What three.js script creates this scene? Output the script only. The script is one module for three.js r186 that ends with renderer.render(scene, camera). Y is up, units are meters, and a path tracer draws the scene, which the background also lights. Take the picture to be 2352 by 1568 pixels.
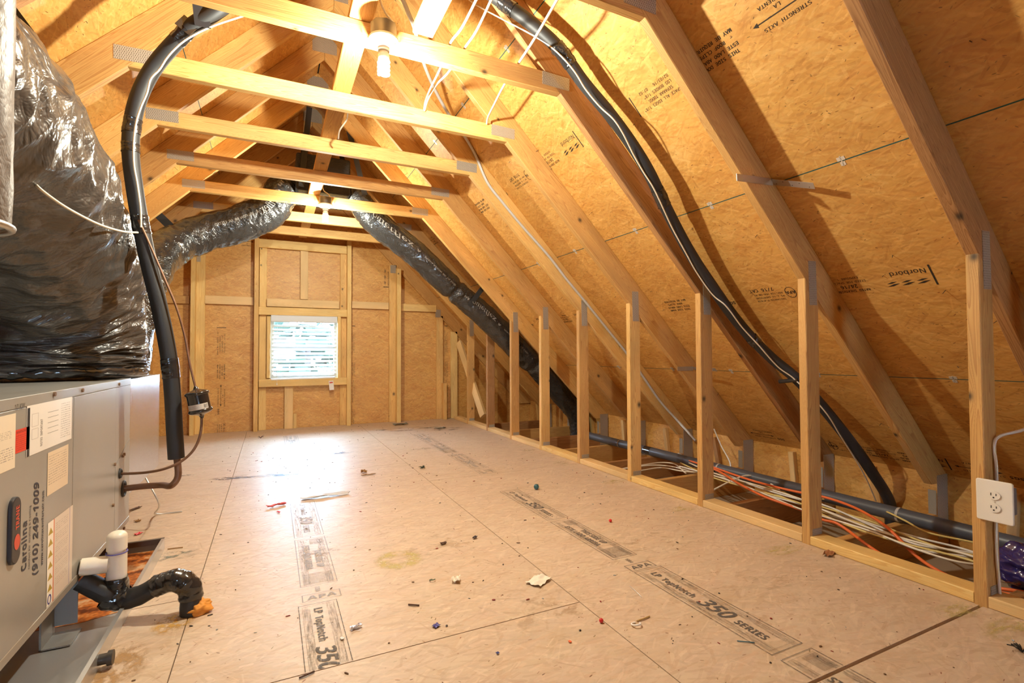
import * as THREE from 'three';
import { mergeGeometries } from 'three/addons/utils/BufferGeometryUtils.js';
import { ImprovedNoise } from 'three/addons/math/ImprovedNoise.js';
import { RoundedBoxGeometry } from 'three/addons/geometries/RoundedBoxGeometry.js';

// ------------------------------------------------------------------ camera, sky, exposure
const W = 2352, H = 1568, FOCAL = 1144.09;
const scene = new THREE.Scene();
const camera = new THREE.PerspectiveCamera(2 * Math.atan(H / 2 / FOCAL) * 180 / Math.PI, W / H, 0.02, 400);
camera.rotation.order = 'YXZ';
camera.position.set(0.3842, 0.8545, 0.8429);
camera.rotation.set(0.0240, -0.4499, -0.0040);
camera.updateMatrixWorld(true);
scene.background = new THREE.Color().setRGB(0.52, 0.75, 1.0);
scene.backgroundIntensity = 200;
const renderer = new THREE.WebGLRenderer({ antialias: true });
renderer.toneMapping = THREE.LinearToneMapping;
renderer.toneMappingExposure = 0.375;
renderer.shadowMap.enabled = true;
const LAMP_COLOR = new THREE.Color().setRGB(1.0, 0.99, 0.84);
const LAMP_POWER = 26;

// ------------------------------------------------------------------ helpers
let seed = 20250;
const rnd = () => { seed = (seed + 0x6D2B79F5) | 0; let t = Math.imul(seed ^ (seed >>> 15), 1 | seed); t = (t + Math.imul(t ^ (t >>> 7), 61 | t)) ^ t; return ((t ^ (t >>> 14)) >>> 0) / 4294967296; };
const rr = (a, b) => a + (b - a) * rnd();
const pick = (a) => a[Math.floor(rnd() * a.length)];
const noise3 = new ImprovedNoise();
const nz = (x, y = 0, z = 0.37) => noise3.noise(x, y, z);
const V = (x, y, z) => new THREE.Vector3(x, y, z);
const names = {};
const numbered = (n) => { const k = names[n] = (names[n] ?? -1) + 1; return k ? n + '_' + String(k).padStart(3, '0') : n; };
// a photo pixel gives a direction; the plane it lands on gives the distance
const ray = (px, py) => V((px - W / 2) / FOCAL, -(py - H / 2) / FOCAL, -1).applyQuaternion(camera.quaternion);
const onPlane = (px, py, n, d) => { const v = ray(px, py), t = (d - n.dot(camera.position)) / n.dot(v); return camera.position.clone().addScaledVector(v, t); };
const onX = (px, py, x) => onPlane(px, py, V(1, 0, 0), x);
const onY = (px, py, y) => onPlane(px, py, V(0, 1, 0), y);
const onZ = (px, py, z) => onPlane(px, py, V(0, 0, 1), z);
const SL = (2.112 - 1.188) / (2.539 - 1.637), TH = Math.atan(SL), ST = Math.sin(TH), CT = Math.cos(TH);
const RIDGE = 0.7243, APEX = 3.047, NR = V(ST, CT, 0), DR = NR.dot(V(1.637, 2.112, 0));
const onR = (px, py, off = 0) => onPlane(px, py, NR, DR + off);
const chordY = (x) => APEX - Math.abs(x - RIDGE) * SL;           // underside of the top chords
const deckY = (x) => chordY(x) + 0.14 / CT;                      // underside of the roof deck
const S = 0.6096, XP = 2.539, YT = 2.112, XLP = 2 * RIDGE - XP;

function geo(pos, uv, idx) {
  const g = new THREE.BufferGeometry();
  g.setAttribute('position', new THREE.Float32BufferAttribute(pos, 3));
  g.setAttribute('uv', new THREE.Float32BufferAttribute(uv, 2));
  if (idx) g.setIndex(idx);
  g.computeVertexNormals();
  return g;
}
// a piece of lumber from p0 to p1: w across (dir x up), h along up, small chamfer, ends cut by planes; grain follows u
function beam(p0, p1, w, h, up = V(0, 1, 0), o = {}) {
  const dir = p1.clone().sub(p0).normalize(), side = dir.clone().cross(up).normalize(), u2 = side.clone().cross(dir).normalize();
  const c = o.ch ?? 0.003, a = w / 2, b = h / 2;
  const sec = c > 0 ? [[-a + c, -b], [a - c, -b], [a, -b + c], [a, b - c], [a - c, b], [-a + c, b], [-a, b - c], [-a, -b + c]] : [[-a, -b], [a, -b], [a, b], [-a, b]];
  const ends = [[p0, o.cut0 ?? dir], [p1, o.cut1 ?? dir]].map(([p, n]) => sec.map(([s, t]) => {
    const q = p.clone().addScaledVector(side, s).addScaledVector(u2, t);
    return q.addScaledVector(dir, n.dot(p.clone().sub(q)) / n.dot(dir));
  }));
  const pos = [], uv = [], uo = o.uo ?? rr(0, 2.4), vo = o.vo ?? rr(0, 0.3), L = sec.length;
  const U = (q) => q.clone().sub(p0).dot(dir) + uo;
  let per = vo;
  const put = (q, u, v) => { pos.push(q.x, q.y, q.z); uv.push(u, v); };
  for (let i = 0; i < L; i++) {
    const j = (i + 1) % L, len = Math.hypot(sec[j][0] - sec[i][0], sec[j][1] - sec[i][1]);
    const A = ends[0][i], B = ends[0][j], C = ends[1][j], D = ends[1][i];
    put(A, U(A), per); put(C, U(C), per + len); put(B, U(B), per + len);
    put(A, U(A), per); put(D, U(D), per); put(C, U(C), per + len);
    per += len;
  }
  for (const [e, f] of [[0, 1], [1, 0]]) for (let i = 1; i < L - 1; i++) {
    const t = f ? [0, i, i + 1] : [0, i + 1, i];
    for (const k of t) put(ends[e][k], uo + sec[k][0] * 0.2, vo + sec[k][1] + 0.1);
  }
  return geo(pos, uv);
}
// convex outline extruded along an axis; uv in metres
function slab(poly, axis, a, b, uo = 0, vo = 0) {
  const P = (s, t, w) => axis === 'z' ? [s, t, w] : axis === 'x' ? [w, t, s] : [s, w, t];
  const pos = [], uv = [];
  const tri = (...v) => v.forEach(([s, t, w, u, q]) => { pos.push(...P(s, t, w)); uv.push(u + uo, q + vo); });
  const n = poly.length;
  for (let i = 1; i < n - 1; i++) {
    const [A, B, C] = [poly[0], poly[i], poly[i + 1]];
    tri([...A, b, ...A], [...B, b, ...B], [...C, b, ...C]);
    tri([...A, a, ...A], [...C, a, ...C], [...B, a, ...B]);
  }
  for (let i = 0; i < n; i++) {
    const A = poly[i], B = poly[(i + 1) % n], l = Math.hypot(A[0] - B[0], A[1] - B[1]);
    tri([...A, a, 0, 0], [...B, a, l, 0], [...B, b, l, b - a]);
    tri([...A, a, 0, 0], [...B, b, l, b - a], [...A, b, 0, b - a]);
  }
  const g = geo(pos, uv);
  let area = 0; for (let i = 0; i < n; i++) { const A = poly[i], B = poly[(i + 1) % n]; area += A[0] * B[1] - A[1] * B[0]; }
  if ((area < 0) !== (axis === 'y' || axis === 'x')) { const p = g.attributes.position, u = g.attributes.uv; for (let i = 0; i < p.count; i += 3) { for (const at of [p, u]) { const k = at.itemSize, arr = at.array; for (let c = 0; c < k; c++) { const t = arr[(i + 1) * k + c]; arr[(i + 1) * k + c] = arr[(i + 2) * k + c]; arr[(i + 2) * k + c] = t; } } } g.computeVertexNormals(); }
  return g;
}
const box = (x0, x1, y0, y1, z0, z1) => { const g = new THREE.BoxGeometry(Math.abs(x1 - x0), Math.abs(y1 - y0), Math.abs(z1 - z0)); g.translate((x0 + x1) / 2, (y0 + y1) / 2, (z0 + z1) / 2); return g; };
const rbox = (x0, x1, y0, y1, z0, z1, r = 0.004, s = 2) => { const g = new RoundedBoxGeometry(Math.abs(x1 - x0), Math.abs(y1 - y0), Math.abs(z1 - z0), s, r); g.translate((x0 + x1) / 2, (y0 + y1) / 2, (z0 + z1) / 2); return g; };
const curve = (pts, t = 0.5) => new THREE.CatmullRomCurve3(pts, false, 'centripetal', t);
const tube = (pts, r, seg = 12, n) => new THREE.TubeGeometry(curve(pts), n ?? Math.max(12, pts.length * 10), r, seg, false);
// closed tube: open ends get a disc
function rod(pts, r, seg = 12, n) {
  const c = curve(pts), t = tube(pts, r, seg, n), parts = [t.toNonIndexed()];
  for (const [at, s] of [[0, -1], [1, 1]]) {
    const d = new THREE.CircleGeometry(r, seg).toNonIndexed(), tan = c.getTangentAt(at).multiplyScalar(s);
    d.applyQuaternion(new THREE.Quaternion().setFromUnitVectors(V(0, 0, 1), tan)); const p = c.getPointAt(at); d.translate(p.x, p.y, p.z); parts.push(d);
  }
  return mergeGeometries(parts);
}
const lathe = (pts, seg = 32) => new THREE.LatheGeometry(pts.map(([r, y]) => new THREE.Vector2(r, y)), seg);
function mesh(name, g, m, parent = scene) {
  const o = new THREE.Mesh(Array.isArray(g) ? mergeGeometries(g.map((q) => q.index ? q.toNonIndexed() : q)) : g, m);
  o.name = parent === scene ? numbered(name) : name; parent.add(o); return o;
}
function tag(o, label, category, group) { o.userData.label = label; o.userData.category = category; if (group) o.userData.group = group; return o; }
function thing(name, label, category, group) { const o = new THREE.Group(); o.name = numbered(name); scene.add(o); return tag(o, label, category, group); }
function struct(name) { const o = new THREE.Group(); o.name = name; o.userData.kind = 'structure'; scene.add(o); return o; }
const single = (name, g, m, label, category, group) => tag(mesh(name, g, m), label, category, group);

// ------------------------------------------------------------------ textures
const cv = (w, h) => { const c = document.createElement('canvas'); c.width = w; c.height = h; return [c, c.getContext('2d')]; };
function tex(c, srgb, mw, mh) { const t = new THREE.CanvasTexture(c); if (srgb) t.colorSpace = THREE.SRGBColorSpace; t.wrapS = t.wrapT = THREE.RepeatWrapping; if (mw) t.repeat.set(1 / mw, 1 / mh); return t; }
const rgb = (a) => `rgb(${a.map((v) => Math.round(Math.max(0, Math.min(255, v)))).join(',')})`;
function lumber(base, late, ringAmt, knots, off) {
  const w = 2048, h = 256, [c, x] = cv(w, h), im = x.createImageData(w, h), d = im.data, ks = [];
  for (let i = 0; i < knots; i++) ks.push([rr(60, w - 60), rr(20, h - 20), rr(5, 11)]);
  const [c2, x2] = cv(w, h), im2 = x2.createImageData(w, h), d2 = im2.data;
  for (let j = 0; j < h; j++) for (let i = 0; i < w; i++) {
    const u = i / w * 2.4, a = i / w * Math.PI * 2, b = j / h * Math.PI * 2;
    const cx = Math.cos(a) * 0.5, sx = Math.sin(a) * 0.5, cb = Math.cos(b), sb = Math.sin(b);
    let g = nz(cb * 1.3 + off, sb * 1.3 + cx * 0.8, sx * 0.8) * 9 + nz(cb * 3 + cx * 2, sb * 3 + sx * 2, off) * 1.2;
    let dark = 0, kd = 0;
    for (const [kx, ky, kr] of ks) {
      const dx = (i - kx) / (kr * 1.5), dy = (j - ky) / kr, q = dx * dx / 3 + dy * dy;
      g += 2.2 * Math.exp(-q / 6); kd += Math.exp(-(((i - kx) / (kr * 1.3)) ** 2 + ((j - ky) / kr) ** 2) * 0.9);
    }
    const fr = g - Math.floor(g), late1 = Math.pow(fr, 2.2) * (1 - Math.max(0, fr - 0.92) / 0.08);
    const fine = nz(i * 0.012, j * 0.9, off) * 0.5 + nz(i * 0.05, j * 0.33, off + 3) * 0.35;
    const blotch = nz(cx * 2.4 + off * 2, sx * 2.4, cb * 0.8) * 0.9;
    const t = late1 * ringAmt + fine * 0.22;
    const m = (k) => { let v = base[k] * (1 - t) + late[k] * t; v *= 1 + blotch * 0.10 + fine * 0.07; return v * (1 - Math.min(1, kd) * 0.62); };
    const p = (j * w + i) * 4; d[p] = m(0); d[p + 1] = m(1); d[p + 2] = m(2); d[p + 3] = 255;
    const bv = 150 - late1 * 50 + fine * 60 - kd * 40; d2[p] = d2[p + 1] = d2[p + 2] = bv; d2[p + 3] = 255;
  }
  x.putImageData(im, 0, 0); x2.putImageData(im2, 0, 0);
  return new THREE.MeshStandardMaterial({ map: tex(c, true, 2.4, 0.3), bumpMap: tex(c2, false, 2.4, 0.3), bumpScale: 0.0008, roughness: 0.62 });
}
function strands(size, metres, base, palette, count, len, wid, alpha, ang, specks) {
  const [c, x] = cv(size, size), [c2, y] = cv(size, size);
  x.fillStyle = rgb(base); x.fillRect(0, 0, size, size); y.fillStyle = '#808080'; y.fillRect(0, 0, size, size);
  const k = size / metres;
  for (let i = 0; i < 900; i++) { const px = rnd() * size, py = rnd() * size, L = rr(0.04, 0.16) * k, col = pick(palette), t = rr(-0.7, 0.7), al = rr(0.06, 0.2); for (const ox of [-size, 0, size]) for (const oy of [-size, 0, size]) { x.save(); x.translate(px + ox, py + oy); x.rotate(t); x.globalAlpha = al; x.fillStyle = rgb(col); x.beginPath(); x.ellipse(0, 0, L, L * 0.3, 0, 0, 7); x.fill(); x.restore(); } }
  for (let i = 0; i < count; i++) {
    const L = rr(...len) * k, Wd = rr(...wid) * k, px = rnd() * size, py = rnd() * size, t = (rnd() + rnd() - 1) * ang + (rnd() < 0.15 ? rr(-1.5, 1.5) : 0), col = pick(palette), f = rr(0.9, 1.1), al = rr(...alpha), gr = Math.round(rr(88, 168));
    for (const ox of [-size, 0, size]) for (const oy of [-size, 0, size]) {
      if (px + ox < -L || px + ox > size + L || py + oy < -L || py + oy > size + L) continue;
      for (const q of [x, y]) {
        q.save(); q.translate(px + ox, py + oy); q.rotate(t); q.globalAlpha = q === x ? al : 0.5;
        q.fillStyle = q === x ? rgb(col.map((v) => v * f)) : `rgb(${gr},${gr},${gr})`;
        q.beginPath(); q.moveTo(-L / 2, -Wd * 0.3); q.lineTo(-L * 0.38, -Wd / 2); q.lineTo(L * 0.42, -Wd * 0.46); q.lineTo(L / 2, 0); q.lineTo(L * 0.4, Wd / 2); q.lineTo(-L * 0.44, Wd * 0.42); q.closePath(); q.fill(); q.restore();
      }
    }
  }
  for (let i = 0; i < specks; i++) {
    x.save(); x.translate(rnd() * size, rnd() * size); x.rotate((rnd() - 0.5) * 2.2); x.globalAlpha = rr(0.25, 0.75); x.fillStyle = rgb([rr(70, 120), rr(40, 70), rr(15, 35)]);
    x.beginPath(); x.ellipse(0, 0, rr(1, 5) * size / 1024, rr(0.4, 1.2) * size / 1024, 0, 0, 7); x.fill(); x.restore();
  }
  return [c, c2];
}
const OSB_PAL = [[226, 178, 106], [214, 160, 84], [198, 140, 66], [236, 194, 122], [206, 148, 76], [176, 114, 50], [220, 168, 90]];
const [osbC, osbB] = strands(2048, 1.6, [211, 157, 82], OSB_PAL, 17000, [0.02, 0.085], [0.003, 0.013], [0.10, 0.32], 1.1, 1100);
const OSB = new THREE.MeshStandardMaterial({ map: tex(osbC, true, 1.6, 1.6), bumpMap: tex(osbB, false, 1.6, 1.6), bumpScale: 0.0008, roughness: 0.5 });
const FL_PAL = [[208, 186, 160], [198, 172, 145], [214, 193, 169], [192, 164, 135], [202, 179, 156], [185, 154, 124]];
const [flC, flB] = strands(2048, 1.6, [202, 179, 154], FL_PAL, 13000, [0.02, 0.09], [0.003, 0.014], [0.12, 0.42], 1.2, 520);
const FLOOR = new THREE.MeshPhysicalMaterial({ map: tex(flC, true, 1.6, 1.6), bumpMap: tex(flB, false, 1.6, 1.6), bumpScale: 0.0006, roughness: 0.45, specularIntensity: 1 });
const PINE = [
  lumber([232, 196, 124], [200, 144, 70], 0.55, 3, 1.1),
  lumber([224, 182, 110], [184, 122, 58], 0.7, 4, 5.3),
  lumber([206, 160, 94], [160, 104, 50], 0.7, 4, 9.7),
  lumber([176, 128, 78], [124, 78, 40], 0.8, 3, 14.2),
  lumber([226, 190, 132], [200, 154, 92], 0.4, 2, 21.9),
];
const M = (r, g, b, o = {}) => new THREE.MeshPhysicalMaterial({ color: new THREE.Color().setRGB(r, g, b), roughness: 0.6, ...o });
// galvanised nail plate with rows of punched slots
function plateTex() {
  const [c, x] = cv(256, 256), [c2, y] = cv(256, 256);
  x.fillStyle = '#b8ad9c'; x.fillRect(0, 0, 256, 256); y.fillStyle = '#909090'; y.fillRect(0, 0, 256, 256);
  for (let i = 0; i < 900; i++) { x.globalAlpha = 0.12; x.fillStyle = pick(['#cec4b4', '#998e80', '#b6ac9c']); x.fillRect(rnd() * 256, rnd() * 256, rr(4, 18), rr(3, 12)); }
  x.globalAlpha = 1;
  for (let j = 0; j < 12; j++) for (let i = 0; i < 12; i++) {
    const px = i * 21.3 + (j % 2) * 8 + 4, py = j * 21.3 + 5;
    x.fillStyle = '#665a4c'; x.fillRect(px, py, 6, 14); y.fillStyle = '#202020'; y.fillRect(px, py, 5, 13); y.fillStyle = '#e0e0e0'; y.fillRect(px + 5, py, 4, 13);
  }
  return new THREE.MeshStandardMaterial({ map: tex(c, true, 0.1, 0.1), bumpMap: tex(c2, false, 0.1, 0.1), bumpScale: 0.0016, roughness: 0.5, metalness: 0.3 });
}
const PLATE = plateTex();
const STEEL = M(0.62, 0.62, 0.61, { metalness: 0.85, roughness: 0.36 });
const BLACKFOAM = M(0.022, 0.021, 0.021, { roughness: 0.55 });
const TAPE = M(0.02, 0.02, 0.022, { roughness: 0.18, clearcoat: 0.6, clearcoatRoughness: 0.15 });
const CREAM = M(0.80, 0.72, 0.58, { roughness: 0.45 });
const WHITE = M(0.82, 0.80, 0.77, { roughness: 0.4 });
const DARK = M(0.02, 0.02, 0.02, { roughness: 0.6 });
const COPPER = M(0.20, 0.105, 0.06, { roughness: 0.5, metalness: 0.35 });
// ink or paint lying on a surface: quad from corner o along du (text direction) and dv (text up)
function decal(name, parent, canvas, o, du, dv, m, lift = 0.0006) {
  const n = du.clone().cross(dv).normalize().multiplyScalar(lift), A = o.clone().add(n), B = A.clone().add(du), C = B.clone().add(dv), D = A.clone().add(dv);
  const g = geo([A, B, C, A, C, D].flatMap((p) => [p.x, p.y, p.z]), [0, 0, 1, 0, 1, 1, 0, 0, 1, 1, 0, 1]);
  const t = canvas.isTexture ? canvas : tex(canvas, false); t.wrapS = t.wrapT = THREE.ClampToEdgeWrapping;
  const mat = m.clone(); mat.alphaMap = t; mat.transparent = true;
  return mesh(name, g, mat, parent);
}
const INK = M(0.03, 0.022, 0.015, { roughness: 0.8 });
const INKGREY = M(0.10, 0.09, 0.085, { roughness: 0.7 });
// ------------------------------------------------------------------ floor
const ZB = -5.467;                                     // room face of the gable framing
const ZF = 5.6;                                       // wall behind the camera
const floor = struct('floor');
const X0 = 0.1457, X1 = 1.344;
const rows = [[-2.25, -1.055, [-5.50, -3.06, -0.62, 1.82, 4.26, ZF]], [-1.052, X0 - 0.0015, [-5.50, -3.679, -1.241, 1.197, 3.635, ZF]], [X0 + 0.0015, X1 - 0.0015, [-5.496, -3.057, -0.618, 1.82, 4.26, ZF]], [X1 + 0.0015, 2.632, [-5.50, -4.877, -2.438, 0, 2.438, 4.877, ZF]]];
const floorPanels = {};
rows.forEach(([a, b, zs], ri) => {
  for (let i = 0; i < zs.length - 1; i++) {
    if (ri === 0) continue;                            // beyond the knee wall the joists stay open
    const g = ri === 3 && zs[i + 1] === 0 ? 0.006 : zs[i + 1] === 0 || ri === 3 && i === 3 ? 0.003 : 0.0018;
    const z0 = zs[i] + (zs[i] === 0 ? 0.005 : 0.0018), z1 = zs[i + 1] - g;
    floorPanels[ri + '_' + i] = mesh('floor_panel', slab([[a, z0], [b, z0], [b, z1], [a, z1]], 'y', -0.018, 0, rr(0, 2), rr(0, 2)), FLOOR, floor);
  }
});
// printed strips on the tongue-and-groove panels
function stampFloor(kind) {
  const [c, x] = cv(1024, 224); x.fillStyle = '#000'; x.fillRect(0, 0, 1024, 224); x.strokeStyle = '#fff'; x.fillStyle = '#fff';
  x.globalAlpha = 0.75; x.lineWidth = 4; x.strokeRect(6, 10, 1010, 204); x.lineWidth = 2; x.globalAlpha = 0.5; x.strokeRect(30, 28, 960, 168);
  x.globalAlpha = 0.11;
  for (let i = 0; i < 700; i++) { const e = rnd(); x.fillRect(rr(20, 960), e < 0.5 ? rr(26, 66) : rr(154, 190), rr(20, 90), rr(2, 6)); }
  x.globalAlpha = 0.9; x.textBaseline = 'middle';
  if (kind === 0) {
    x.font = 'bold 62px sans-serif'; x.fillText('LP', 60, 116); x.font = 'bold 58px sans-serif'; x.fillText('TopNotch', 160, 118, 300);
    x.font = 'italic bold 128px sans-serif'; x.fillText('350', 470, 112, 240); x.font = 'bold 60px sans-serif'; x.fillText('SERIES', 725, 122, 240);
  } else { x.font = 'bold 60px sans-serif'; x.fillText('THIS SIDE UP', 330, 82, 420); x.fillText('ESTE LADO ARRIBA', 180, 150, 640); x.globalAlpha = 0.25; x.fillRect(800, 30, 190, 164); x.fillRect(40, 30, 130, 90); }
  x.globalCompositeOperation = 'destination-out'; x.globalAlpha = 1;
  x.globalCompositeOperation = 'source-over'; x.fillStyle = '#000';
  for (let i = 0; i < 1500; i++) { x.globalAlpha = rr(0.15, 0.5); x.fillRect(rnd() * 1024, rnd() * 224, rr(2, 26), rr(1, 4)); }
  return tex(c, false);
}
function stampApa() {
  const [c, x] = cv(256, 224); x.fillStyle = '#000'; x.fillRect(0, 0, 256, 224); x.fillStyle = '#fff'; x.strokeStyle = '#fff'; x.globalAlpha = 0.7; x.lineWidth = 5;
  x.strokeRect(120, 12, 110, 200); x.save(); x.translate(175, 110); x.rotate(-Math.PI / 2); x.font = 'bold 82px sans-serif'; x.textAlign = 'center'; x.textBaseline = 'middle'; x.fillText('APA', 0, 4); x.restore();
  x.font = 'bold 40px sans-serif'; x.fillText('1084', 4, 140, 90);
  return tex(c, false);
}
const ST0 = stampFloor(0), ST1 = stampFloor(1), ST2 = stampApa();
const INKWORN = M(0.33, 0.30, 0.27, { roughness: 0.6 });
function strip(panel, tx, xa, xb, za, zb, cutA = -99, cutB = 99, worn = false) {   // text runs toward +z, letter tops toward +x
  const a = Math.max(za, cutA), b = Math.min(zb, cutB); if (b - a < 0.02) return;
  const o = V(xa, 0, a), m = decal('print', panel, tx.clone(), o, V(0, 0, b - a), V(xb - xa, 0, 0), worn ? INKWORN : INKGREY, 0.0006);
  m.position.y = 0.0012 ;
  const u = m.geometry.attributes.uv; for (let i = 0; i < u.count; i++) u.setX(i, (a - za + u.getX(i) * (b - a)) / (zb - za));
}
for (const [panel, z0, xa, xb, lo, hi] of [['3_2', -1.985, 1.655, 1.79, -2.43, -0.008], ['3_2', -0.72, 1.655, 1.80, -2.43, -0.008], ['3_3', -0.72, 1.66, 1.80, 0.008, 1.2], ['2_1', -1.01, 0.466, 0.600, -3.05, -0.621], ['2_1', -2.29, 0.48, 0.62, -3.05, -0.621], ['3_1', -4.4, 1.72, 1.86, -4.87, -2.45], ['3_1', -3.2, 1.72, 1.86, -4.87, -2.45], ['2_0', -4.9, 0.50, 0.64, -5.4, -3.07]]) {
  const P = floorPanels[panel];
  const old = z0 < -2 || (panel[0] === '2' && z0 < -1.5);
  strip(P, ST0, xa, xb, z0, z0 + 0.60, lo, hi, old); strip(P, ST1, xa, xb, z0 + 0.62, z0 + 1.14, lo, hi, old); strip(P, ST2, xa, xb, z0 + 1.15, z0 + 1.27, lo, hi, old);
}
// stains and overspray that lie on the panels
function blot(n, ax, ay, o = {}) {
  const w = 256, [c, x] = cv(w, w), im = x.createImageData(w, w);
  const sx = rnd() * 50;
  for (let j = 0; j < w; j++) for (let i = 0; i < w; i++) {
    const u = (i / w - 0.5) * 2, v = (j / w - 0.5) * 2, r = Math.hypot(u, v);
    let a = nz(u * ax + sx, v * ay, n) * 0.9 + nz(u * ax * 3, v * ay * 3, n + sx) * 0.6 + nz(u * ax * 8, v * ay * 8, n) * 0.35;
    a = (a + (o.bias ?? 0.25)) * Math.max(0, 1 - (o.ring ? Math.abs(r - 0.65) * 2.6 : r * r * 1.05)) * (o.gain ?? 2.2);
    const g = Math.max(0, Math.min(o.max ?? 0.9, a)) * 255, p = (j * w + i) * 4; im.data[p] = im.data[p + 1] = im.data[p + 2] = g; im.data[p + 3] = 255;
  }
  x.putImageData(im, 0, 0); return c;
}
const BLUESTAIN = M(0.05, 0.06, 0.10, { roughness: 0.5 }), YELLOW = M(0.62, 0.52, 0.16, { roughness: 0.7 }), GREYMUD = M(0.10, 0.10, 0.085, { roughness: 0.8 }), BROWNSTAIN = M(0.45, 0.26, 0.10, { roughness: 0.7 }), TEAL = M(0.10, 0.17, 0.16, { roughness: 0.7 });
function stain(panel, px, py, w, d, m, seedN, o, rot = 0) {
  const c = onY(px, py, 0), du = V(w * Math.cos(rot), 0, w * Math.sin(rot)), dv = V(d * Math.sin(rot), 0, -d * Math.cos(rot));
  const k = decal('stain', floorPanels[panel], blot(seedN, 2.2, 2.2, o), c.clone().addScaledVector(du, -0.5).addScaledVector(dv, -0.5), du, dv, m, 0.0004); k.position.y += 0.0004 + seedN * 0.00004;
}
stain('2_1', 640, 1090, 0.78, 0.17, BLUESTAIN, 1, { bias: -0.05, gain: 2.6 }, 0.22);
stain('1_1', 530, 1098, 0.30, 0.12, BLUESTAIN, 2, { bias: 0.1, gain: 2.2, max: 0.75 }, 0.2);
stain('2_0', 785, 1040, 0.24, 0.09, BLUESTAIN, 3, { bias: 0.15, gain: 2.5, max: 0.8 });
stain('1_1', 425, 1092, 0.14, 0.06, BLUESTAIN, 4, { bias: 0.1 });
stain('1_1', 400, 1275, 0.22, 0.13, TEAL, 5, { bias: 0.05, gain: 1.6, max: 0.6 });
stain('2_1', 915, 1285, 0.20, 0.20, YELLOW, 6, { ring: true, bias: 0.5, gain: 0.9, max: 0.45 });
stain('3_1', 930, 985, 0.9, 0.35, GREYMUD, 7, { bias: -0.12, gain: 2.0, max: 0.7 });
stain('3_1', 1035, 985, 0.5, 0.25, GREYMUD, 8, { bias: -0.15, gain: 2.0, max: 0.6 });
stain('3_1', 1000, 1030, 0.5, 0.35, GREYMUD, 9, { bias: -0.05, gain: 0.6, max: 0.22 });
stain('1_2', 250, 1540, 0.20, 0.30, BROWNSTAIN, 10, { bias: 0.3, gain: 1.3, max: 0.7 });
stain('1_2', 400, 1430, 0.14, 0.16, M(0.62, 0.34, 0.06), 11, { bias: 0.3, gain: 1.3, max: 0.75 });
stain('2_1', 735, 1270, 0.18, 0.10, BROWNSTAIN, 12, { bias: 0.05, gain: 1.2, max: 0.4 });
for (const [p, x, y, w] of [['3_2', 1800, 1262, 0.24], ['3_2', 2200, 1400, 0.22], ['3_3', 2320, 1440, 0.30], ['3_2', 1570, 1168, 0.2], ['3_2', 1410, 1106, 0.2], ['3_1', 1290, 1063, 0.16], ['3_1', 1215, 1034, 0.16]]) stain(p, x, y, w, 0.10, YELLOW, 13 + x % 7, { bias: 0.2, gain: 0.9, max: 0.42 });
for (const [x, y, w, d, k] of [[1500, 1240, 0.5, 0.3, 2], [1250, 1400, 0.4, 0.4, 3], [1750, 1330, 0.5, 0.2, 4], [1000, 1250, 0.6, 0.4, 5]]) stain(x > 1330 ? '3_2' : '2_1', x, y, w, d, M(0.42, 0.27, 0.15), 22 + k, { bias: -0.2, gain: 0.8, max: 0.22 });

// plasterboard ceiling of the rooms below, seen between the joists beyond the knee wall
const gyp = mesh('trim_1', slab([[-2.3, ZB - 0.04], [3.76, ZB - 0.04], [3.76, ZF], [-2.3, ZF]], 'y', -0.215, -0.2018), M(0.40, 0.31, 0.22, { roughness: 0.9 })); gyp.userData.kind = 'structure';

// ------------------------------------------------------------------ roof deck: every sheet of strand board by itself
const ceiling = struct('ceiling');
const DECKS = {};
const slopeP = (side, s, off) => { const d = side > 0 ? V(CT, -ST, 0) : V(-CT, -ST, 0), n = side > 0 ? NR : V(-ST, CT, 0); return V(RIDGE, APEX, 0).addScaledVector(d, s).addScaledVector(n, off); };
const SEAMS = [-0.137, 0.957, 2.178, 3.376, 4.40];
function deckSheet(side, s0, s1, z0, z1) {
  const t = 0.0115, c = [[s0, 0.14], [s1, 0.14], [s1, 0.14 + t], [s0, 0.14 + t]].map(([s, o]) => slopeP(side, s, o));
  const pos = [], uv = [], uo = rr(0, 3), vo = rr(0, 3);
  const q = (A, za, B, zb, u0, v0, u1, v1) => { const P = [[A, za, u0, v0], [A, zb, u1, v0], [B, zb, u1, v1], [A, za, u0, v0], [B, zb, u1, v1], [B, za, u0, v1]]; for (const [p, z, u, v] of P) { pos.push(p.x, p.y, z); uv.push(u + uo, v + vo); } };
  q(c[0], z0, c[1], z1, z0, s0, z1, s1); q(c[3], z0, c[2], z1, z0, s0, z1, s1);
  q(c[0], z0, c[3], z1, z0, 0, z1, t); q(c[1], z0, c[2], z1, z0, 0, z1, t);
  for (const z of [z0, z1]) { const P = [c[0], c[1], c[2], c[0], c[2], c[3]]; for (const p of P) { pos.push(p.x, p.y, z); uv.push(p.x, p.y); } }
  return geo(pos, uv);
}
const stag = [[-5.52, -4.267, -1.829, 0.61, 3.048, ZF], [-5.52, -3.048, 0, 2.438, 4.877, ZF], [-5.52, -4.267, -1.829, 0.61, 3.048, ZF], [-5.52, -3.048, 0, 2.438, 4.877, ZF]];
for (const side of [1, -1]) for (let r = 0; r < 4; r++) for (let i = 0; i < stag[r].length - 1; i++)
  DECKS[side + '_' + r + '_' + i] = mesh('roof_panel', deckSheet(side, SEAMS[r] + (r ? 0.0025 : 0), SEAMS[r + 1] - 0.0025, stag[r][i] + 0.001, stag[r][i + 1] - 0.001), OSB, ceiling);
const felt = M(0.012, 0.04, 0.042, { roughness: 0.8 });
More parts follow.
